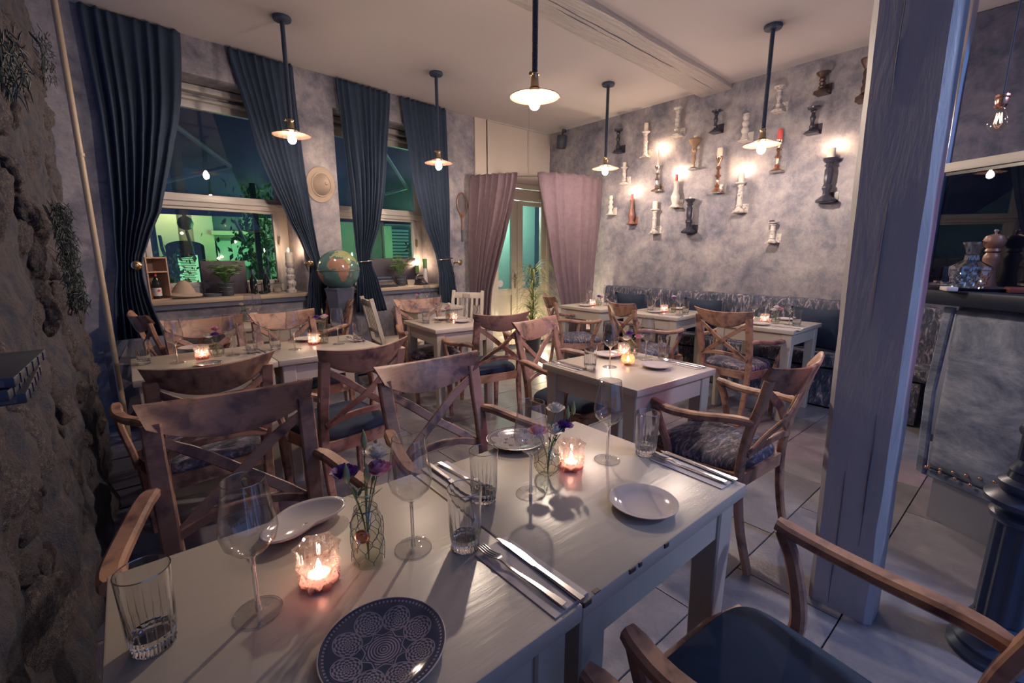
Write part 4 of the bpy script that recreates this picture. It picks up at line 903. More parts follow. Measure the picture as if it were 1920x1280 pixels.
def fern(name, loc, pot, n, ln, label, mat, seed):
    r = E_(name, loc, 0, label, 'potted plant', 'ferns in black pots on the sills'); rs = random.Random(seed)
    o = O('pot', MB().lathe([(.001, 0), (.062, 0), (.066, .01), (.078, .12), (.083, .125), (.083, .14), (.074, .14), (.072, .12), (.001, .115)], 24 if pot else 4, mod=None), 'pot_black', r, ang=30)
    w_ = MB()
    for zz in (.05, .095): w_.tube([(.075*math.cos(a), .075*math.sin(a), zz) for a in [2*PI*t/24 for t in range(24)]], .0015, 4, closed=True)
    O('pot_wire', w_, 'steel', r)
    for k in range(n):
        a = 2*PI*k/n+rs.uniform(-.3, .3); L = ln*rs.uniform(.7, 1.15); up = rs.uniform(1.5, 2.8); f = MB()
        pt = lambda t: Vector((math.cos(a)*L*t*.75, math.sin(a)*L*t*.45, .12+up*L*(.95*t-.62*t*t)))
        f.tube([pt(t/8) for t in range(9)], .0016, 4)
        for q in range(1, 16):
            t = q/16; p_ = pt(t); sd = Vector((-math.sin(a), math.cos(a), 0)); ll = .045*math.sin(PI*(.12+.88*(1-t)))+.006
            for s in (-1, 1): f.add([p_, p_+sd*s*ll*.5+Vector((0, 0, .006)), p_+sd*s*ll+Vector((math.cos(a)*.010, math.sin(a)*.010, -.003)), p_+sd*s*ll*.5+Vector((math.cos(a)*.012, math.sin(a)*.012, 0))], [(0, 1, 2, 3)])
        O('frond', f, mat, r, smooth=False)
    return r
fern('potted_fern', ats(426, 551, .13), 1, 26, .25, 'green fern in a black pot in front of the dark board, first window', 'leaf', 1)
fern('potted_fern', ats(752, 533, .15), 1, 20, .27, 'green fern in a black pot behind the typewriter, second window', 'leaf', 2)
tw = E_('typewriter', ats(722, 536, .08), WA, 'old black typewriter on the second window sill', 'typewriter')
O('body', MB().box((0, .09, .05), (.32, .16, .10), bev=.02), 'black_lacquer', tw); O('keyboard', MB().box((0, -.04, .025), (.30, .12, .03), rot=(R(14), 0, 0), bev=.006), 'black_lacquer', tw); O('platen', MB().lathe([(.012, -.18), (.012, -.16), (.02, -.16), (.02, .16), (.012, .16), (.012, .18)], 14, Matrix.Translation((0, .12, .115)) @ Matrix.Rotation(R(90), 4, 'Y')), 'pipe_black', tw)
for rw in range(4):
    for k in range(10): 
        if rw == 0 and k == 0: ky = O('key', MB().lathe([(.003, -.01), (.003, 0), (.009, .001), (.009, .004), (.001, .005)], 8), 'label_cream', tw); kk = ky
        else: kk = ky.copy(); C.objects.link(kk)
        kk.location = (-.125+k*.027+rw*.006, -.085+rw*.027, .035+rw*.008)
ph = E_('telephone', ats(789, 532, .10), WA+R(10), 'old black dial telephone at the right of the second window', 'telephone')
O('body', MB().lathe([(.001, 0), (.11, 0), (.11, .015), (.075, .05), (.055, .08), (.05, .095), (.001, .10)], 4, Matrix.Rotation(R(45), 4, 'Z')), 'black_lacquer', ph)
O('dial', MB().lathe([(.001, .01), (.035, .01), (.038, 0)], 20, Matrix.Translation((0, -.062, .055)) @ Matrix.Rotation(R(52), 4, 'X')), 'steel', ph)
O('handset', MB().tube(smooth_path([(-.10, 0, .10), (-.07, 0, .13), (0, 0, .137), (.07, 0, .13), (.10, 0, .10)]), .014, 10).lathe([(.02, 0), (.03, -.02), (.001, -.02)], 14, Matrix.Translation((-.10, 0, .10))).lathe([(.02, 0), (.03, -.02), (.001, -.02)], 14, Matrix.Translation((.10, 0, .10))), 'black_lacquer', ph)
tag(O('picture_card', MB().box((0, 0, .04), (.13, .006, .08)), 'label_cream', loc=ats(772, 534, .2), rot=(R(-12), 0, WA), smooth=False), 'small pale picture card between fern and telephone', 'card')
for k, (u, v, m_, h) in enumerate(((797, 528, 'label_cream', .30), (784, 524, 'leaf', .24))):
    pass
pc = ats(798, 533, .3); tag(O('paper_tube', MB().lathe([(.001, 0), (.035, 0), (.035, .24), (.001, .24)], 20), 'napkin', loc=pc), 'white printed cylinder standing behind the telephone', 'cylinder')
candle(pc+Vector((0, 0, .24)), .032, .14, 'leaf', 0, 'green pillar candle on the white cylinder, second window', 'candles at the windows')
pc = ats(783, 530, .33); tag(O('candle_jar', MB().lathe([(.001, 0), (.035, 0), (.035, .16), (.001, .16)], 20), 'vase_glass', loc=pc), 'tall glass jar under the burning green candle', 'jar')
candle(pc+Vector((0, 0, .16)), .03, .12, 'leaf', 1, 'burning green pillar candle left of the white cylinder', 'candles at the windows')
p = ats(664, 538, .12); hp_ = atw(664, 480, .12)[1]-SZ
tag(O('slim_candleholder', MB().lathe([(.001, 0), (.05, 0), (.05, .02), (.018, .05), (.025, .12), (.015, .16), (.02, hp_*.7), (.035, hp_*.72), (.001, hp_*.72)], 16), 'black_lacquer', loc=p), 'dark candleholder on the sill behind the globe', 'candleholder')
candle(p+Vector((0, 0, hp_*.72)), .025, hp_*.26, 'wax', 1, 'bright burning candle just right of the globe', 'candles at the windows')
p = wl(.30, .3, SZ); tag(O('light_tube', MB().box((0, 0, .47), (.05, .02, .03)), 'petal_white', loc=p, rot=(0, 0, WA), smooth=False), 'white box top catching light beside the wine crate', 'box') if 0 else None

# ------------------------------------------------------------------ pipe, plants, panel, books on the left
b = MB(); b.tube([(-.158, 4.98, FL), (-.162, 4.98, CEIL)], .021, 14); O('trim_5', b, 'sill_wood', kind=S, label='thin cream heating pipe rising beside the stone wall')
O('pipe_joint', MB().lathe([(.001, -.012), (.026, -.012), (.026, .012), (.001, .012)], 14), 'sill_wood', bpy.data.objects['trim_5'], loc=(-.16, 4.98, 2.2))
def vine(u0, v0, u1, v1, y0, n, lb, seed):
    r = E_('trailing_plant', Vector((-.24, y0, atd(u0, v0, y0/ray(u0, v0).y).z)), 0, lb, 'plant'); rs = random.Random(seed); L = r.location.z-atd(u1, v1, y0/ray(u1, v1).y).z
    st = MB()
    for k in range(5): st.tube(smooth_path([(.0, rs.uniform(-.05, .05), 0), (.04, rs.uniform(-.08, .08), -L*.35), (.03, rs.uniform(-.07, .07)+.02, -L*.7), (.02, rs.uniform(-.03, .03)+.04, -L*rs.uniform(.85, 1))], 5), .003, 4)
    O('stem', st, 'leaf_dark', r)
    b = MB()
    for k in range(n):
        t = rs.random(); w_ = .12*math.sin(PI*min(1, t*.8+.12)); p_ = Vector((.03+rs.uniform(-.01, .05), rs.gauss(0, .5)*w_+.04*t, -L*t)); a = rs.uniform(0, 2*PI); q = Vector((rs.uniform(-.6, .6), math.cos(a), math.sin(a)))
        m_ = p_+q*.020; b.tube([p_, m_, m_+(q+Vector((0, rs.uniform(-1.2, 1.2), rs.uniform(-1.2, .5))))*.014], [.0016, .0020, .0006], 3)
    O('foliage', b, 'leaf_dark', r, smooth=False, kind='stuff')
vine(88, 385, 130, 585, 2.9, 1000, 'dark wiry plant trailing down the middle of the stone wall', 3)
vine(6, 60, 16, 170, 2.1, 200, 'dark wiry plant at the upper left edge of the stone wall', 8); vine(60, 60, 78, 150, 3.7, 160, 'dark wiry tuft high on the stone wall near the pipe', 5)
dp = E_('inlaid_panel', (-.02, 5.36, FL), R(8), 'dark panel with pale angular shapes standing below the leftmost curtain', 'panel')
O('panel_board', MB().box((0, 0, .42), (.44, .03, .84), bev=.004), 'dark_wood', dp)
for tri in (((-.15, .62), (-.06, .84-.05), (.0, .60)), ((-.02, .42), (.10, .55), (.16, .40)), ((-.14, .12), (-.10, .30), (.06, .34)), ((.05, .70), (.18, .78), (.18, .62)), ((-.17, .36), (-.17, .52), (-.06, .44))):
    O('inlay', MB().prism([(x, z) for x, z in tri], -.004, .004, Matrix(((1, 0, 0, 0), (0, 0, 1, -.018), (0, 1, 0, 0), (0, 0, 0, 1)))), 'board_grey' if tri[0][0] > 0 else 'wallpaper', dp, smooth=False)
sh = MB(); sh.box((-.27, .98, 1.241), (.20, .24, .010)); tag(O('book_ledge', sh, 'dark_wood', smooth=False), 'dark ledge under the stacked books on the stone wall', 'ledge')
def build_book():
    r = E_('book')
    O('cover', MB().box((0, 0, .0072), (.19, .23, .0142), bev=.002), 'leather', r); O('page_block', MB().box((-.004, .0, .0072), (.178, .232, .0095)), 'leather_spine_gilt', r, smooth=False)
    sp_ = MB()
    for y in (-.14, -.07, .0, .07, .14): sp_.box((.0955, y*.6, .0072), (.002, .004, .0130))
    O('spine_band', sp_, 'leather', r, smooth=False, kind='stuff')
    return r
for k, (dx, dy, lb) in enumerate(((0, .02, 'lowest'), (-.006, -.015, 'middle'), (.004, 0, 'topmost'))):
    make('book', build_book, (-.225+dx, .985+dy, 1.247+.0145*k), R(2-2*k), lb+' of three big dark leather books stacked on the stone wall', 'dark leather books on the stone wall', 'book')

# ------------------------------------------------------------------ grass plant by the door
def grass(loc, n, L0, label, seed):
    r = E_('potted_grass', loc, 0, label, 'plant'); rs = random.Random(seed)
    O('pot', MB().lathe([(.001, 0), (.12, 0), (.15, .26), (.16, .27), (.14, .27), (.001, .24)], 20), 'pot_black', r)
    b = MB()
    for k in range(n):
        a = rs.uniform(0, 2*PI); z0 = .25+rs.uniform(0, 1.1); L = L0*rs.uniform(.6, 1.1); up = rs.uniform(.5, 1.5); w_ = .0085
        pts = [Vector((math.cos(a)*L*t*.75, math.sin(a)*L*t*.75, z0+up*L*(t-1.05*t*t))) for t in [q/8 for q in range(9)]]; sd = Vector((-math.sin(a), math.cos(a), .2))
        vs = []
        for q, p_ in enumerate(pts): ww = w_*(1-(q/8)**2)+.0006; vs += [p_-sd*ww, p_+sd*ww]
        b.add(vs, [(2*q, 2*q+1, 2*q+3, 2*q+2) for q in range(8)])
    O('leaves', b, 'leaf_pale', r, smooth=False, kind='stuff')
    O('stem', MB().tube([(0, 0, .2), (.02, 0, .8), (0, 0, 1.2)], .012, 6), 'stem_green', r)
gp2 = (5.04, 5.48, FL); grass(gp2, 260, .62, 'tall arching grass plant in the doorway between the mauve curtains', 3)
lamp('plant_uplight', 'POINT', (5.35, 5.55, .1), 16, (1, .80, .50), .05); lamp('corner_uplight', 'SPOT', (5.75, 4.80, .05), 75, (1, .80, .52), .05, rot=(R(180), 0, 0), spot_size=R(60), spot_blend=.5)
ag = E_('amber_votive', at(1083, 654, FL+.14), 0, 'amber textured glass bowl on a dark box below the doorway chair', 'glass bowl')
O('bowl', MB().lathe([(.001, .006), (.07, .006), (.10, .05), (.105, .12), (.10, .12), (.092, .05), (.06, .012)], 24, mod=lambda a, z, j: 1+.04*math.sin(9*a)), 'amber_glass', ag); tag(O('dark_box', MB().box((0, 0, .07), (.22, .22, .14), bev=.01), 'pot_black', loc=(ag.location.x, ag.location.y, FL)), 'low dark box on the floor under the amber bowl', 'box')

# ------------------------------------------------------------------ the bar on the right
K0 = Vector((3.59, .34)); BD = Vector((.454, .891)); BA = math.atan2(.891, .454)-R(90)   # local -y runs along the bar towards us
br = E_('bar_counter', (K0.x, K0.y, FL), BA, 'dark topped bar counter with padded velvet front on the right', 'bar counter')
ZB = 1.168-FL
O('counter_top', MB().box((.20, -.62, ZB+.04), (.62, 1.70, .082), bev=.012), 'counter_black', br)
O('plinth', MB().box((.36, -.75, .10+.04), (.62, 1.5, .28)), 'steel_plinth', br, smooth=False)
O('bar_body', MB().box((.36, -.75, .27+(ZB-.27)/2), (.62, 1.5, ZB-.27)), 'facade_dark', br, smooth=False)
b = MB()
def pad(i, j):
    y = .03-1.5*i; z = .31+(ZB-.32)*j
    e = min(1, min(i*18, (1-i)*18, j*9, (1-j)*9)); q = math.sqrt(max(0, 1-(1-e)**2))
    return Vector((.05-.075*q-.006*noise.noise((y*6, z*6, 1)), y, z))
b.grid(pad, 60, 40); O('velvet_pad', b, 'bar_velvet', br, ang=180)
b = MB(); b.bar([(-.0, .04, .29), (-.03, .045, .8), (.0, .04, ZB-.02)], .03, .05, rnd=.5); b.bar([(.02, .04, .295), (.0, -1.45, .295)], .05, .03, side=(0, 0, 1), rnd=.5); O('velvet_piping', b, 'bar_velvet', br)
for k in range(14):
    st_ = MB().lathe([(.011, 0), (.010, .005), (.006, .009), (.001, .010)], 12)
    if k == 0: s0_ = O('stud', st_, 'copper', br, rot=(0, R(-90), 0)); q_ = s0_
    else: q_ = s0_.copy(); C.objects.link(q_)
    q_.location = (-.022, -.0-.075*k, .335) if k < 8 else (-.027, -.015-.062*(k-8), .345+.012*(k-8))
# glass screen and rails standing on the counter's far side
gs = E_('bar_screen', (K0.x+.48, K0.y+.18, 1.25), BA, 'framed glass screen standing behind the bar counter', 'screen')
O('screen_pane', MB().box((0, -.9, .36), (.012, 1.9, .70)), 'screen_glass', gs, smooth=False)
O('screen_post', MB().box((0, .06, 1.1), (.045, .045, 2.3), bev=.004), 'steel', gs); O('screen_rail', MB().box((0, -.9, .735), (.05, 1.95, .055), bev=.004), 'frame_white', gs)
O('screen_edge', MB().box((-.004, -.9, .695), (.02, 1.9, .018)), 'black_lacquer', gs, smooth=False)
# back cabinet
bc = E_('back_cabinet', (5.45, .42, FL), R(-8), 'grey painted cabinet standing on the floor behind the post', 'cabinet')
O('body', MB().box((0, -.9, .55), (.5, 2.0, 1.1), bev=.01), 'bar_grey', bc); O('door_panel', MB().box((-.255, -.45, .56), (.012, .85, .95), bev=.004), 'bar_grey', bc); O('plinth', MB().box((-.02, -.9, .03), (.5, 1.96, .06)), 'black_lacquer', bc, smooth=False)
O('wall_shade_layer', MB().box((5.97, -.75, 1.67), (.06, 3.3, 3.66)), 'wallpaper_shaded', kind=S, smooth=False)  # thin layer over the right wall, its shade painted as darker paper
# cast iron column
cl = E_('iron_column', (2.52, -.055, FL), 0, 'black fluted cast-iron column with ringed collar at the right edge', 'column')
fl = lambda n_, d_: (lambda a, z, j: 1+d_*math.cos(n_*a))
O('column_base', MB().lathe([(.001, 0), (.15, 0), (.15, .02), (.13, .04), (.135, .06), (.115, .08), (.10, .10), (.095, .13), (.105, .14), (.095, .16), (.088, .18)], 32), 'black_iron', cl)
O('column_shaft', MB().lathe([(.084, .17), (.080, .60)], 72, mod=fl(12, .05), cap=False).lathe([(.055, .80), (.052, 1.9), (.05, 3.6)], 72, mod=fl(12, .06), cap=False), 'black_iron', cl)
O('column_collar', MB().lathe([(.08, .58), (.10, .60), (.105, .62), (.085, .635), (.10, .65), (.125, .665), (.128, .685), (.105, .70), (.085, .71), (.095, .73), (.098, .75), (.075, .765), (.07, .79), (.078, .80), (.066, .82), (.058, .84)], 40), 'black_iron', cl)
O('column_ring', MB().lathe([(.05, .93), (.066, .94), (.07, .955), (.066, .97), (.05, .98)], 32, cap=False), 'black_iron', cl)
# filament bulb hanging
fb = E_('filament_bulb', atd(1880, 182, 2.15), 0, 'clear filament bulb hanging above the bar at the far right', 'lamp')
sk = 1.15
O('hanging_cord', MB().tube([(0, 0, .0), (0, 0, CEIL-fb.location.z)], .004, 6), 'black_iron', fb)
O('bulb_socket', MB().lathe([(.001, .01), (.026, .01), (.027, 0), (.022, -.006), (.024, -.018), (.021, -.03), (.026, -.036), (.020, -.046), (.001, -.05)], 20), 'copper', fb)
O('light_bulb', MB().lathe([(.016, -.045), (.018, -.06), (.030, -.085), (.038, -.108), (.037, -.125), (.025, -.145), (.010, -.153), (.001, -.154)], 24, cap=False), 'bulb_clear', fb)
fw = MB()
for k in range(6):
    a0, a1 = 2*PI*k/6, 2*PI*(k+.5)/6; fw.tube([(.010*math.cos(a0), .010*math.sin(a0), -.07), (.014*math.cos(a1), .014*math.sin(a1), -.115)], .0011, 4); fw.tube([(.014*math.cos(a1), .014*math.sin(a1), -.115), (.010*math.cos(a0+PI/3), .010*math.sin(a0+PI/3), -.07)], .0011, 4)
O('filament', fw, 'filament', fb)
# things on the counter
ZC = 1.25
def atc(u, v): return at(u, v, ZC)
tr = atc(1812, 543); O_ = O('serving_tray', MB().lathe([(.001, .004), (.15, .004), (.175, .016), (.18, .016), (.165, 0), (.001, 0)], 40), 'black_lacquer', loc=tr); tag(O_, 'thin black oval tray under the crystal decanter', 'tray'); O_.scale = (.8, 1.05, 1)
dc = E_('crystal_decanter', tr+Vector((-.01, 0, .006)), R(20), 'square cut-crystal decanter with a faceted stopper on the bar', 'decanter')
def facet(a, z, j): return 1.0+.035*abs(math.sin(6*a+z*60))+.03*abs(math.sin(6*a-z*60))
def sqf(a, z, j):
    k = 1/max(abs(math.cos(a)), abs(math.sin(a))); return min(k, 1.25)*.92*facet(a, z, j)
O('decanter_body', MB().lathe([(.001, 0), (.062, 0), (.066, .01)]+[(.066+.016*(t/10), .01+.10*t/10) for t in range(1, 11)]+[(.078, .125), (.050, .145), (.030, .16), (.028, .185), (.036, .192)], 72, mod=sqf), 'crystal', dc, smooth=False)
O('decanter_stopper', MB().lathe([(.022, .188), (.028, .20), (.034, .22), (.042, .245), (.046, .258), (.030, .262), (.001, .262)], 20, mod=facet), 'crystal', dc, smooth=False)
pm = E_('pepper_mill', atc(1848, 541), 0, 'turned wooden pepper mill behind the crystal decanter', 'pepper mill')
O('mill_body', MB().lathe([(.001, 0), (.04, 0), (.042, .02), (.032, .07), (.028, .12), (.038, .17), (.036, .19), (.026, .205), (.001, .205)], 28), 'racket_wood', pm)
O('mill_head', MB().lathe([(.025, .205), (.036, .215), (.030, .23), (.044, .25), (.050, .275), (.040, .30), (.012, .312), (.001, .312)], 28), 'racket_wood', pm); O('mill_knob', MB().lathe([(.006, .31), (.006, .32), (.013, .328), (.009, .336), (.001, .338)], 14), 'steel', pm)
for u, v, k, lb in ((1770, 541, 0, 'front one of two small lidded jars beside the decanter'), (1757, 538, 1, 'rear one of two small lidded jars beside the decanter')):
    q_ = E_('spice_jar', atc(u, v), 0, lb, 'jar', 'small jars on the bar'); O('jar_glass', MB().lathe([(.001, 0), (.022, 0), (.026, .01), (.026, .025), (.02, .03)], 18), 'vase_glass', q_); O('lid', MB().lathe([(.021, .03), (.022, .04), (.001, .042)], 18), 'steel', q_)
tag(O('small_card_box', MB().box((0, 0, .06), (.05, .03, .12), bev=.003), 'napkin', loc=atc(1766, 534), rot=(0, 0, R(30))), 'small pale upright box at the left end of the bar', 'box')
tag(O('flat_dish', MB().box((0, 0, .012), (.10, .05, .024), bev=.006), 'porcelain', loc=atc(1778, 545)+Vector((0, 0, .0)), rot=(0, 0, R(25))), 'small white block in front of the decanter', 'dish')
tag(O('red_notebook', MB().box((0, 0, .014), (.16, .11, .026), bev=.004), 'red_wood', loc=atc(1915, 549), rot=(0, 0, R(10))), 'dark red book lying at the right end of the bar', 'book')
# shoe seen under the far cabinet
sh_ = E_('shoe', at(1726, 778, FL+.0), R(30), 'dark shoe with a white sole on the floor behind the post', 'shoe')
O('shoe_sole', MB().prism([(-.15, -.04), (.1, -.045), (.15, 0), (.1, .045), (-.15, .04)], 0, .025), 'porcelain', sh_, smooth=False); O('shoe_upper', MB().lathe([(.052, .025), (.050, .06), (.03, .09), (.001, .10)], 16), 'black_plastic', sh_, loc=(-.05, 0, 0)); O('shoe_toe', MB().lathe([(.048, .025), (.042, .05), (.001, .07)], 16), 'black_plastic', sh_, loc=(.07, 0, 0))

# ------------------------------------------------------------------ tableware (real metres, scaled by US)
def build_wine():
    r = E_('wine_glass')
    o_ = [(.0355, .0015), (.034, .003), (.010, .006), (.0045, .012), (.0036, .03), (.0034, .085), (.0042, .100), (.010, .107), (.024, .116), (.038, .132), (.0425, .150), (.041, .170), (.035, .205), (.0315, .236)]
    O('bowl', MB().lathe(o_[7:]+[(.0305, .236), (.040, .170), (.0415, .150), (.037, .133), (.023, .118), (.009, .109), (.001, .108)], 36, cap=False), 'wine_glass', r)
    O('stem', MB().lathe([(.0048, .004)]+o_[3:7]+[(.010, .107)], 14, cap=False), 'glass_solid', r)
    O('foot', MB().lathe([(.001, 0), (.036, 0), (.0365, .0012), (.036, .0024), (.020, .0035), (.010, .0055), (.0045, .012)], 36, cap=False), 'wine_glass', r)
    O('rim', MB().tube([(.031*math.cos(2*PI*t/36), .031*math.sin(2*PI*t/36), .236) for t in range(36)], .0007, 5, closed=True), 'glass_bright', r)
    O('foot_edge', MB().tube([(.0362*math.cos(2*PI*t/36), .0362*math.sin(2*PI*t/36), .0012) for t in range(36)], .0007, 5, closed=True), 'glass_bright', r)
    return r
def build_tumbler():
    r = E_('water_tumbler')
    rib = lambda a, z, j: 1-.045*abs(math.sin(9*a))*max(0, 1-z/.085)
    O('glass_wall', MB().lathe([(.001, 0), (.027, 0), (.0285, .004), (.0275, .010), (.030, .020), (.031, .045), (.0325, .085), (.0345, .128), (.0330, .128), (.0310, .085), (.0285, .040), (.0265, .026), (.001, .022)], 72, cap=False, mod=rib), 'glass_solid', r, ang=25)
    O('rim', MB().tube([(.0338*math.cos(2*PI*t/40), .0338*math.sin(2*PI*t/40), .128) for t in range(40)], .0010, 5, closed=True), 'glass_bright', r)
    ct2 = MB()
    for k in range(18):
        a = 2*PI*k/18; ct2.tube([(.0300*math.cos(a), .0300*math.sin(a), .022), (.0312*math.cos(a), .0312*math.sin(a), .050), (.0325*math.cos(a), .0325*math.sin(a), .085)], [.0013, .0010, .0002], 4)
    f_ = O('cut_flute', ct2, 'glass_bright', r); f_['kind'] = 'stuff'
    return r
def build_votive():
    r = E_('votive_holder')
    def dm(a, z, j): 
        u_, w_ = 6*a/ (2*PI)*1.0, z/.075*2.0; s1_ = abs(((u_+w_) % 1)-.5)*2; s2_ = abs(((u_-w_) % 1)-.5)*2
        return 1+.13*(1-max(s1_, s2_))*2-.04+(.03*math.cos(12*a) if z < .012 or z > .072 else 0)
    n = 72; pf = [(.001, 0), (.026, 0), (.028, .003)]+[(.030+.003*(t/22), .004+.072*t/22) for t in range(1, 23)]
    O('cut_glass_wall', MB().lathe(pf[12:]+[(.029, .074), (.028, .035)], n, cap=False, mod=dm), 'votive_clear', r, smooth=False)
    O('red_glass_foot', MB().lathe(pf[:13], n, cap=False, mod=dm), 'votive_red', r, ang=20)
    bd = MB()
    for k in range(6):
        for s in (-1, 1):
            for t in range(9):
                zz = .018+.054*t/8; a = 2*PI*(k/6+s*(zz-.045)/.075*2/6*.5*1.0); rr = .0345+.002*(zz/.07)
                bd.lathe([(.0001, -.0016), (.0014, -.0008), (.0014, .0008), (.0001, .0016)], 5, Matrix.Translation((rr*math.cos(a), rr*math.sin(a), zz)))
    O('bead', bd, 'votive_clear', r, kind='stuff')
    return r
def build_tea():
    r = E_('tealight_candle')
    O('wax_cup', MB().lathe([(.001, 0), (.0185, 0), (.019, .014), (.017, .014), (.016, .011), (.001, .011)], 20), 'wax', r)
    O('flame', MB().lathe([(.001, .012), (.0045, .017), (.006, .023), (.004, .032), (.001, .042)], 10), 'tea_glow', r)
    return r
def build_plate():
    r = E_('side_plate')
    O('plate_dish', MB().lathe([(.001, .0), (.042, .0), (.044, .003), (.060, .008), (.078, .016), (.0785, .018), (.076, .0182), (.058, .0105), (.044, .006), (.001, .005)], 48), 'porcelain', r); return r
def build_pplate(m):
    def f():
        r = E_('patterned_plate'); O('plate_dish', MB().lathe([(.001, .0), (.045, .0), (.05, .003), (.072, .008), (.0905, .015), (.091, .0165), (.0885, .0168), (.070, .0105), (.048, .0055), (.001, .005)], 64), m, r)
        O('plate_rim', MB().tube([(.0905*math.cos(2*PI*t/64), .0905*math.sin(2*PI*t/64), .016) for t in range(64)], .0012, 6, closed=True), 'silver_worn' if m == 'plate_silver' else 'porcelain', r); return r
    return f
def build_kidney():
    r = E_('wavy_dish'); b = MB()
    def o_(a, q): rr = .078*(1+.20*math.cos(2*a)+.10*math.cos(3*a+1.9)+.06*math.sin(a)); return Vector((rr*q*math.cos(a), rr*.80*q*math.sin(a), .004+.020*q**3))
    b.grid(lambda i, j: o_(2*PI*i, .001+j*.999), 60, 12, closed=True); o = O('dish', b, 'porcelain', r, ang=80); o.modifiers.new('t', 'SOLIDIFY').thickness = -.004; return r
def wire(b, R0, z0, z1, nr, nk, rfun):
    """chicken wire round a vase"""
    for j in range(nr):
        z = z0+(z1-z0)*j/nr; dz = (z1-z0)/nr
        for k in range(nk):
            a0 = 2*PI*(k+.5*(j % 2))/nk; a1 = a0+PI/nk; P = lambda a, zz: Vector((rfun(zz)*math.cos(a), rfun(zz)*math.sin(a), zz))
            b.tube([P(a0, z), P(a0, z+dz*.35)], .0006, 4)
            for s in (1, -1): b.tube([P(a0, z+dz*.35), P(a0+s*.5*PI/nk, z+dz*.7), P(a0+s*PI/nk, z+dz)], .0006, 4)
def build_bottlevase():
    r = E_('bottle_vase')
    pf = [(.001, 0), (.026, 0), (.029, .005), (.0295, .05), (.0295, .085), (.024, .105), (.0165, .118), (.0155, .130), (.0165, .134), (.0185, .138), (.0185, .144), (.0165, .146)]
    O('vase_glass', MB().lathe(pf+[(.0145, .142), (.014, .120), (.022, .105), (.0275, .08), (.0275, .006), (.001, .004)], 32, cap=False), 'vase_glass', r)
    O('water', MB().lathe([(.001, .005), (.027, .005), (.027, .055), (.001, .055)], 24), 'water', r)
    O('rim', MB().tube([(.0178*math.cos(2*PI*t/30), .0178*math.sin(2*PI*t/30), .1445) for t in range(30)], .0016, 6, closed=True), 'glass_bright', r)
    w_ = MB(); wire(w_, .03, .008, .112, 5, 7, lambda z: .0306 if z < .085 else .0306-.5*(z-.085)); w_.tube([(.021*math.cos(2*PI*t/24), .021*math.sin(2*PI*t/24), .114) for t in range(24)], .0009, 4, closed=True)
    O('wire_net', w_, 'black_iron', r, kind='stuff')
    sl = MB().lathe([(.001, .003), (.005, .003), (.006, .0015), (.010, .0015), (.0115, .003), (.0135, .002), (.014, 0), (.001, 0)], 28, Matrix.Translation((-.022, -.0225, .074)) @ Matrix.Rotation(R(45), 4, 'Z') @ Matrix.Rotation(R(-90), 4, 'Y') @ Matrix.Rotation(0, 4, 'X'))
    O('medallion', sl, 'copper', r)
    return r
def build_roundvase():
    r = E_('round_vase')
    rf = lambda z: .037*math.sqrt(max(.15, 1-((z-.036)/.042)**2))
    O('vase_glass', MB().lathe([(.001, 0), (.016, 0), (.022, .003), (.032, .014), (.037, .032), (.036, .046), (.028, .062), (.017, .072), (.015, .078), (.020, .088), (.019, .088), (.0135, .078), (.0155, .071), (.027, .060), (.0345, .045), (.0355, .032), (.030, .015), (.001, .005)], 32, cap=False), 'vase_glass', r)
    O('water', MB().lathe([(.001, .006), (.029, .015), (.0345, .032), (.033, .046), (.001, .046)], 24), 'water', r)
    w_ = MB(); wire(w_, .037, .004, .068, 3, 6, lambda z: rf(z)+.001); O('wire_net', w_, 'black_iron', r, kind='stuff')
    return r
def build_goldvotive():
    r = E_('round_votive')
    O('gold_glass', MB().lathe([(.001, 0), (.020, 0), (.032, .010), (.038, .028), (.037, .042), (.028, .058), (.026, .060), (.034, .042), (.035, .028), (.030, .012), (.001, .005)], 32, cap=False), 'gold_glass', r); return r
def build_napkin():
    r = E_('paper_napkin'); O('napkin_sheet', MB().box((0, 0, .0012), (.085, .215, .0022), bev=.0008), 'napkin', r, smooth=False); O('folded_edge', MB().box((.012, 0, .0031), (.058, .214, .0012)), 'napkin', r, smooth=False); return r
def build_fork():
    r = E_('fork'); p = smooth_path([(0, -.105, .004), (0, -.05, .005), (0, .02, .004), (0, .05, .010), (0, .062, .008)], 4)
    O('handle', MB().bar(p, [.013, .013, .012, .010, .009, .008, .007, .006, .006, .006, .006, .007, .010, .016, .018, .020, .021][:len(p)], .0024, rnd=.5), 'steel', r)
    for k in range(4): O('tine', MB().tube(smooth_path([(-.0075+.005*k, .060, .008), (-.0078+.0052*k, .085, .005), (-.0078+.0052*k, .108, .009)], 3), [.0018]*6+[.0006], 6), 'steel', r)
    return r
def build_knife():
    r = E_('knife'); O('handle', MB().bar([(0, -.115, .004), (0, -.06, .004), (0, .0, .004)], [.014, .012, .010], [.006, .006, .005], rnd=.5), 'steel', r)
    O('blade', MB().prism([(-.005, 0), (.006, 0), (.0095, .04), (.0085, .08), (.002, .108), (-.003, .112), (-.005, .09)], .0032, .0046), 'steel', r, smooth=False); return r
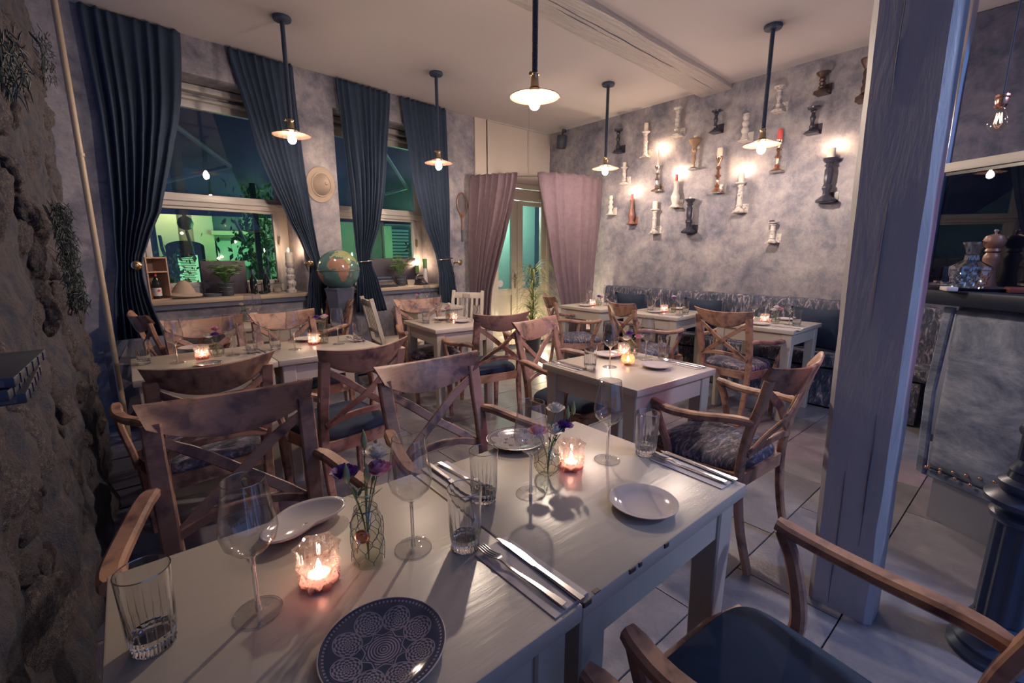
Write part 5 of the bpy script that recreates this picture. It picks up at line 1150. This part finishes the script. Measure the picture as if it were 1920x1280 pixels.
def bloom(b, c, s, seed, layers=4):
    rs = random.Random(seed); c = Vector(c)
    for L in range(layers):
        n = 5; rr = s*(.35+.65*L/(layers-1)); hz = s*(.9-.35*L/(layers-1))
        for k in range(n):
            a0 = 2*PI*k/n+L*.7+rs.uniform(-.2, .2); w_ = 2*PI/n*.75
            def fn(i, j):
                a = a0+(i-.5)*w_*2*(.4+.6*j); q = rr*(.25+.75*j**.8); z = hz*(j**1.4)-.35*rr*max(0, j-.75)*(L/(layers-1)); z += .09*s*math.sin(i*9+seed+k)*j*j
                return c+Vector((q*math.cos(a), q*math.sin(a), z))
            b.grid(fn, 7, 6)
def build_flower(col, H, lean, seed):
    def f():
        r = E_('flower'); rs = random.Random(seed); tip = Vector((lean[0], lean[1], H))
        O('stem', MB().tube(smooth_path([(0, 0, 0), (lean[0]*.2, lean[1]*.2, H*.5), tip], 6), .0012, 6), 'stem_green', r)
        if col == 'bud':
            O('bud', MB().lathe([(.001, -.012), (.005, -.006), (.0065, .004), (.004, .016), (.001, .026)], 10, Matrix.Translation(tip)), 'leaf_pale', r)
        else:
            b = MB(); bloom(b, tip+Vector((0, 0, -.006)), .026, seed); O('bloom', b, 'petal_'+col, r, ang=180)
            O('calyx', MB().lathe([(.001, -.012), (.004, -.006), (.005, 0)], 8, Matrix.Translation(tip)), 'stem_green', r)
        b = MB()
        for k in range(2):
            a = rs.uniform(0, 6); p_ = Vector((lean[0]*.5, lean[1]*.5, H*.72)); d_ = Vector((math.cos(a), math.sin(a), .8))*.02; s_2 = Vector((-math.sin(a), math.cos(a), 0))*.004
            b.add([p_, p_+d_*.5+s_2, p_+d_, p_+d_*.5-s_2], [(0, 1, 2, 3)])
        O('leaf', b, 'stem_green', r, smooth=False); return r
    return f
TP = TZ+.0005
BD_ = {'wine': build_wine, 'tum': build_tumbler, 'vot': build_votive, 'plate': build_plate, 'dark': build_pplate('plate_blue'), 'silver': build_pplate('plate_silver'), 'kid': build_kidney, 'bot': build_bottlevase, 'round': build_roundvase, 'gold': build_goldvotive, 'nap': build_napkin, 'fork': build_fork, 'knife': build_knife}
GR = {'wine': ('wine glasses on the dining tables', 'wine glass'), 'tum': ('cut water tumblers on the dining tables', 'water glass'), 'vot': ('cut-glass tealight holders', 'candle holder'), 'plate': ('white side plates', 'plate'), 'dark': ('patterned plates', 'plate'), 'silver': ('patterned plates', 'plate'), 'kid': (None, 'dish'), 'bot': ('small flower vases', 'vase'), 'round': ('small flower vases', 'vase'), 'gold': (None, 'candle holder'), 'nap': ('white paper napkins', 'napkin'), 'fork': ('forks', 'fork'), 'knife': ('knives', 'knife')}
NM = {'wine': 'empty stemmed wine glass', 'tum': 'fluted clear water tumbler', 'vot': 'diamond-cut tealight holder', 'plate': 'round white side plate', 'dark': 'dark blue plate with medallion pattern', 'silver': 'silvery patterned plate', 'kid': 'wavy-edged white dish', 'bot': 'little bottle vase with wire net', 'round': 'little round vase with wire net', 'gold': 'round golden glass tealight holder', 'nap': 'folded white napkin', 'fork': 'steel fork', 'knife': 'steel knife'}
seedn = [0]
def put(k, u, v, where, rz=0, z=TP, xy=None, flowers=None, s=1):
    p = at(u, v, z) if xy is None else Vector((xy[0], xy[1], z)); g, c_ = GR[k]
    o = make(k, BD_[k], p, R(rz), NM[k]+' '+where, g, c_, scale=US*s)
    if k in ('vot', 'gold'): make('tea', build_tea, p+Vector((0, 0, .0075*s)), 0, 'lit tealight in the '+('golden' if k == 'gold' else 'cut-glass')+' holder '+where, 'lit tealights', 'candle', scale=US*s)
    if flowers:
        for i, (col, H, lx_, ly_) in enumerate(flowers):
            seedn[0] += 1; word = {'white': 'white bloom', 'pink': 'pink bloom', 'purple': 'deep purple bloom', 'bud': 'green flower bud'}[col]
            hs = sorted(q[1] for q in flowers if q[0] == col); side = '' if len(hs) == 1 else (', taller one,' if H == hs[-1] else (', shorter one,' if H == hs[0] else ', middle one,'))
            make('fl%s%.3f%.3f%.3f' % (col, H, lx_, ly_), build_flower(col, H, (lx_, ly_), seedn[0]), p+Vector((0, 0, .006)), 0, word+side+' in the vase '+where, 'cut flowers on the tables', 'flower', scale=US*s)
    return o
def cutlery(xy, rz, where, both=True, nap=True, order=(-.018, .018)):
    p = Vector((xy[0], xy[1], TP)); M2 = Matrix.Rotation(R(rz), 2)
    if nap: put('nap', 0, 0, where, rz, xy=xy)
    q = M2 @ Vector((order[0]*US, .004)); put('fork', 0, 0, where, rz+3, z=TP+.0052, xy=(p.x+q.x, p.y+q.y))
    q = M2 @ Vector((order[1]*US, .0)); put('knife', 0, 0, where, rz-1, z=TP+.0052, xy=(p.x+q.x, p.y+q.y))
# front pair
put('tum', 290, 1208, 'at the lower left corner of the nearest table'); put('wine', 485, 1147, 'nearest to us, left of the first red tealight'); put('kid', 572, 985, 'behind the nearest wine glass', rz=20, s=1.0)
put('vot', 600, 1092, 'nearest to us on the left front table', rz=12)
put('bot', 692, 1052, 'with copper medallion on the left front table', rz=8, flowers=[('white', .205, .030, .004), ('pink', .182, .022, -.016), ('purple', .180, -.030, .012), ('bud', .185, -.034, -.010), ('bud', .178, .0, -.018), ('bud', .228, .012, .018)])
put('wine', 775, 1027, 'right of the bottle vase on the nearest table'); put('tum', 873, 1024, 'in front, left one of the two at the table seam'); put('tum', 908, 937, 'behind, right one of the two at the table seam')
put('dark', 720, 1222, 'at the bottom edge of the picture'); put('plate', 1206, 950, 'on the right front table'); put('silver', 967, 830, 'behind the round vase on the right front table')
put('wine', 995, 925, 'before the round vase on the right front table'); put('wine', 1138, 862, 'right of the second tealight on the right front table'); put('tum', 1210, 850, 'at the far right of the right front table')
put('round', 1027, 888, 'on the right front table', flowers=[('white', .165, .035, .010), ('white', .112, .020, -.006), ('pink', .118, -.030, .010), ('purple', .120, .048, -.012), ('bud', .150, .060, -.012), ('bud', .160, .078, -.016)])
put('vot', 1070, 877, 'beside the round vase on the right front table', rz=40)
cutlery((.605, .665), 2, 'at the near edge beside the table seam', order=(-.020, .018)); cutlery((1.355, .690), -2, 'at the right end of the right front table', order=(-.016, .020)); cutlery((.715, 1.13), 180, 'at the far edge beside the table seam')
# long table below the first window
W_ = 'on the window table, '
put('tum', 271, 682, W_+'at its left end'); put('wine', 333, 680, W_+'left of the tealight'); put('silver', 392, 684, W_+'in front of the left tealight', s=.72); put('plate', 362, 655, W_+'behind the left wine glass')
put('vot', 380, 672, W_+'on its left half'); put('round', 408, 668, W_+'on its left half', flowers=[('white', .115, -.030, .0), ('pink', .150, .008, .014), ('purple', .120, -.002, -.01)]); put('wine', 437, 666, W_+'right of the left vase')
put('tum', 473, 662, W_+'just left of its seam'); put('tum', 517, 655, W_+'just right of its seam'); put('wine', 553, 655, W_+'left of the right tealight'); put('plate', 575, 638, W_+'behind the right tealight')
put('vot', 589, 645, W_+'on its right half'); put('bot', 607, 643, W_+'on its right half', flowers=[('white', .165, .010, .0), ('bud', .20, .006, .008), ('purple', .165, -.030, .01), ('pink', .168, .022, .014)]); put('wine', 635, 645, W_+'right of the bottle vase'); put('tum', 672, 641, W_+'at its right end')
cutlery((.665, 3.70), 8, W_+'beside the seam'); cutlery((1.39, 3.66), 0, W_+'at its right end')
# square middle table
W_ = 'on the square middle table, '
cutlery((2.07, 1.92), -3, W_+'at its left edge'); put('tum', 1106, 692, W_+'at its left'); put('plate', 1140, 668, W_+'at the back'); put('wine', 1143, 688, W_+'left of the golden tealight')
put('gold', 1177, 683, W_+'in the centre'); put('vot', 1170, 668, W_+'behind the golden one'); put('round', 1184, 668, W_+'behind the golden tealight', flowers=[('white', .10, -.040, .012), ('pink', .105, .034, -.02), ('purple', .125, -.012, .012), ('bud', .13, .008, .01)])
put('wine', 1211, 674, W_+'right of the golden tealight'); put('tum', 1243, 671, W_+'at its right'); put('plate', 1231, 689, W_+'at the front'); cutlery((2.68, 1.47), -6, W_+'at its right edge')
# centre back table
W_ = 'on the centre back table, '
cutlery((2.29, 4.25), 5, W_+'at its left edge', nap=False); put('tum', 799, 606, W_+'at its left'); put('wine', 821, 604, W_+'left of the vase'); put('plate', 829, 599, W_+'at the back'); put('bot', 842, 604, W_+'in the centre', flowers=[('white', .155, .0, .0), ('pink', .12, -.02, .0)], s=.95)
put('vot', 851, 600, W_+'in the centre', s=.9); put('plate', 866, 604, W_+'at the front'); put('wine', 875, 600, W_+'right of the vase'); put('tum', 894, 599, W_+'at its right')
# far and wall tables
put('bot', 784, 574, 'on the table below the second window', flowers=[('pink', .13, -.02, 0), ('purple', .15, .02, 0)], s=.9); put('wine', 801, 572, 'on the table below the second window')
W_ = 'on the small wall table, '
put('bot', 459, 603, W_+'at the left', flowers=[('white', .16, -.01, 0), ('bud', .12, .02, 0)], s=.9); put('wine', 470, 603, W_+'left of its tealight'); put('wine', 486, 603, W_+'right of its tealight'); put('vot', 478, 600, W_+'between two wine glasses', s=.9)
# bench tables
W_ = 'on the doorway bench table, '
put('tum', 1098, 570, W_+'at the left'); put('wine', 1105, 567, W_+'at the left'); put('plate', 1097, 574, W_+'at the front'); put('vot', 1111, 573, W_+'in the centre'); put('round', 1122, 573, W_+'in the centre', flowers=[('purple', .10, .0, .0), ('pink', .09, .02, -.02)]); put('wine', 1137, 573, W_+'at the right')
W_ = 'on the middle bench table, '
put('tum', 1219, 584, W_+'at the left'); put('wine', 1228, 582, W_+'at the left'); put('plate', 1228, 586, W_+'at the front'); put('vot', 1245, 585, W_+'in the centre'); put('bot', 1261, 586, W_+'in the centre', flowers=[('white', .15, .008, 0), ('purple', .14, -.008, -.01)]); put('plate', 1271, 580, W_+'at the back'); put('wine', 1274, 590, W_+'at the right'); put('tum', 1285, 589, W_+'at the right')
cutlery((4.72, 2.80), 8, W_+'at the near edge')
W_ = 'on the post-side bench table, '
put('tum', 1399, 604, W_+'at the left'); put('wine', 1412, 604, W_+'at the left'); put('plate', 1425, 609, W_+'at the front'); put('vot', 1433, 604, W_+'in the centre'); put('round', 1453, 606, W_+'in the centre', flowers=[('white', .11, -.03, .01), ('white', .13, .0, .0), ('pink', .115, .026, -.022)]); put('plate', 1472, 600, W_+'at the back'); put('wine', 1479, 609, W_+'at the right'); put('tum', 1493, 611, W_+'at the right')
cutlery((4.76, 1.60), 3, W_+'at the near edge')

# ------------------------------------------------------------------ to metres: floor at z = 0, table tops at 0.75
bpy.context.view_layer.update()
K_ = .83
for o in list(C.objects):
    if o.parent is None:
        o.location = (Vector(o.location)-Vector((0, 0, FL)))*K_
        if o.type not in ('CAMERA', 'LIGHT'): o.scale = Vector(o.scale)*K_
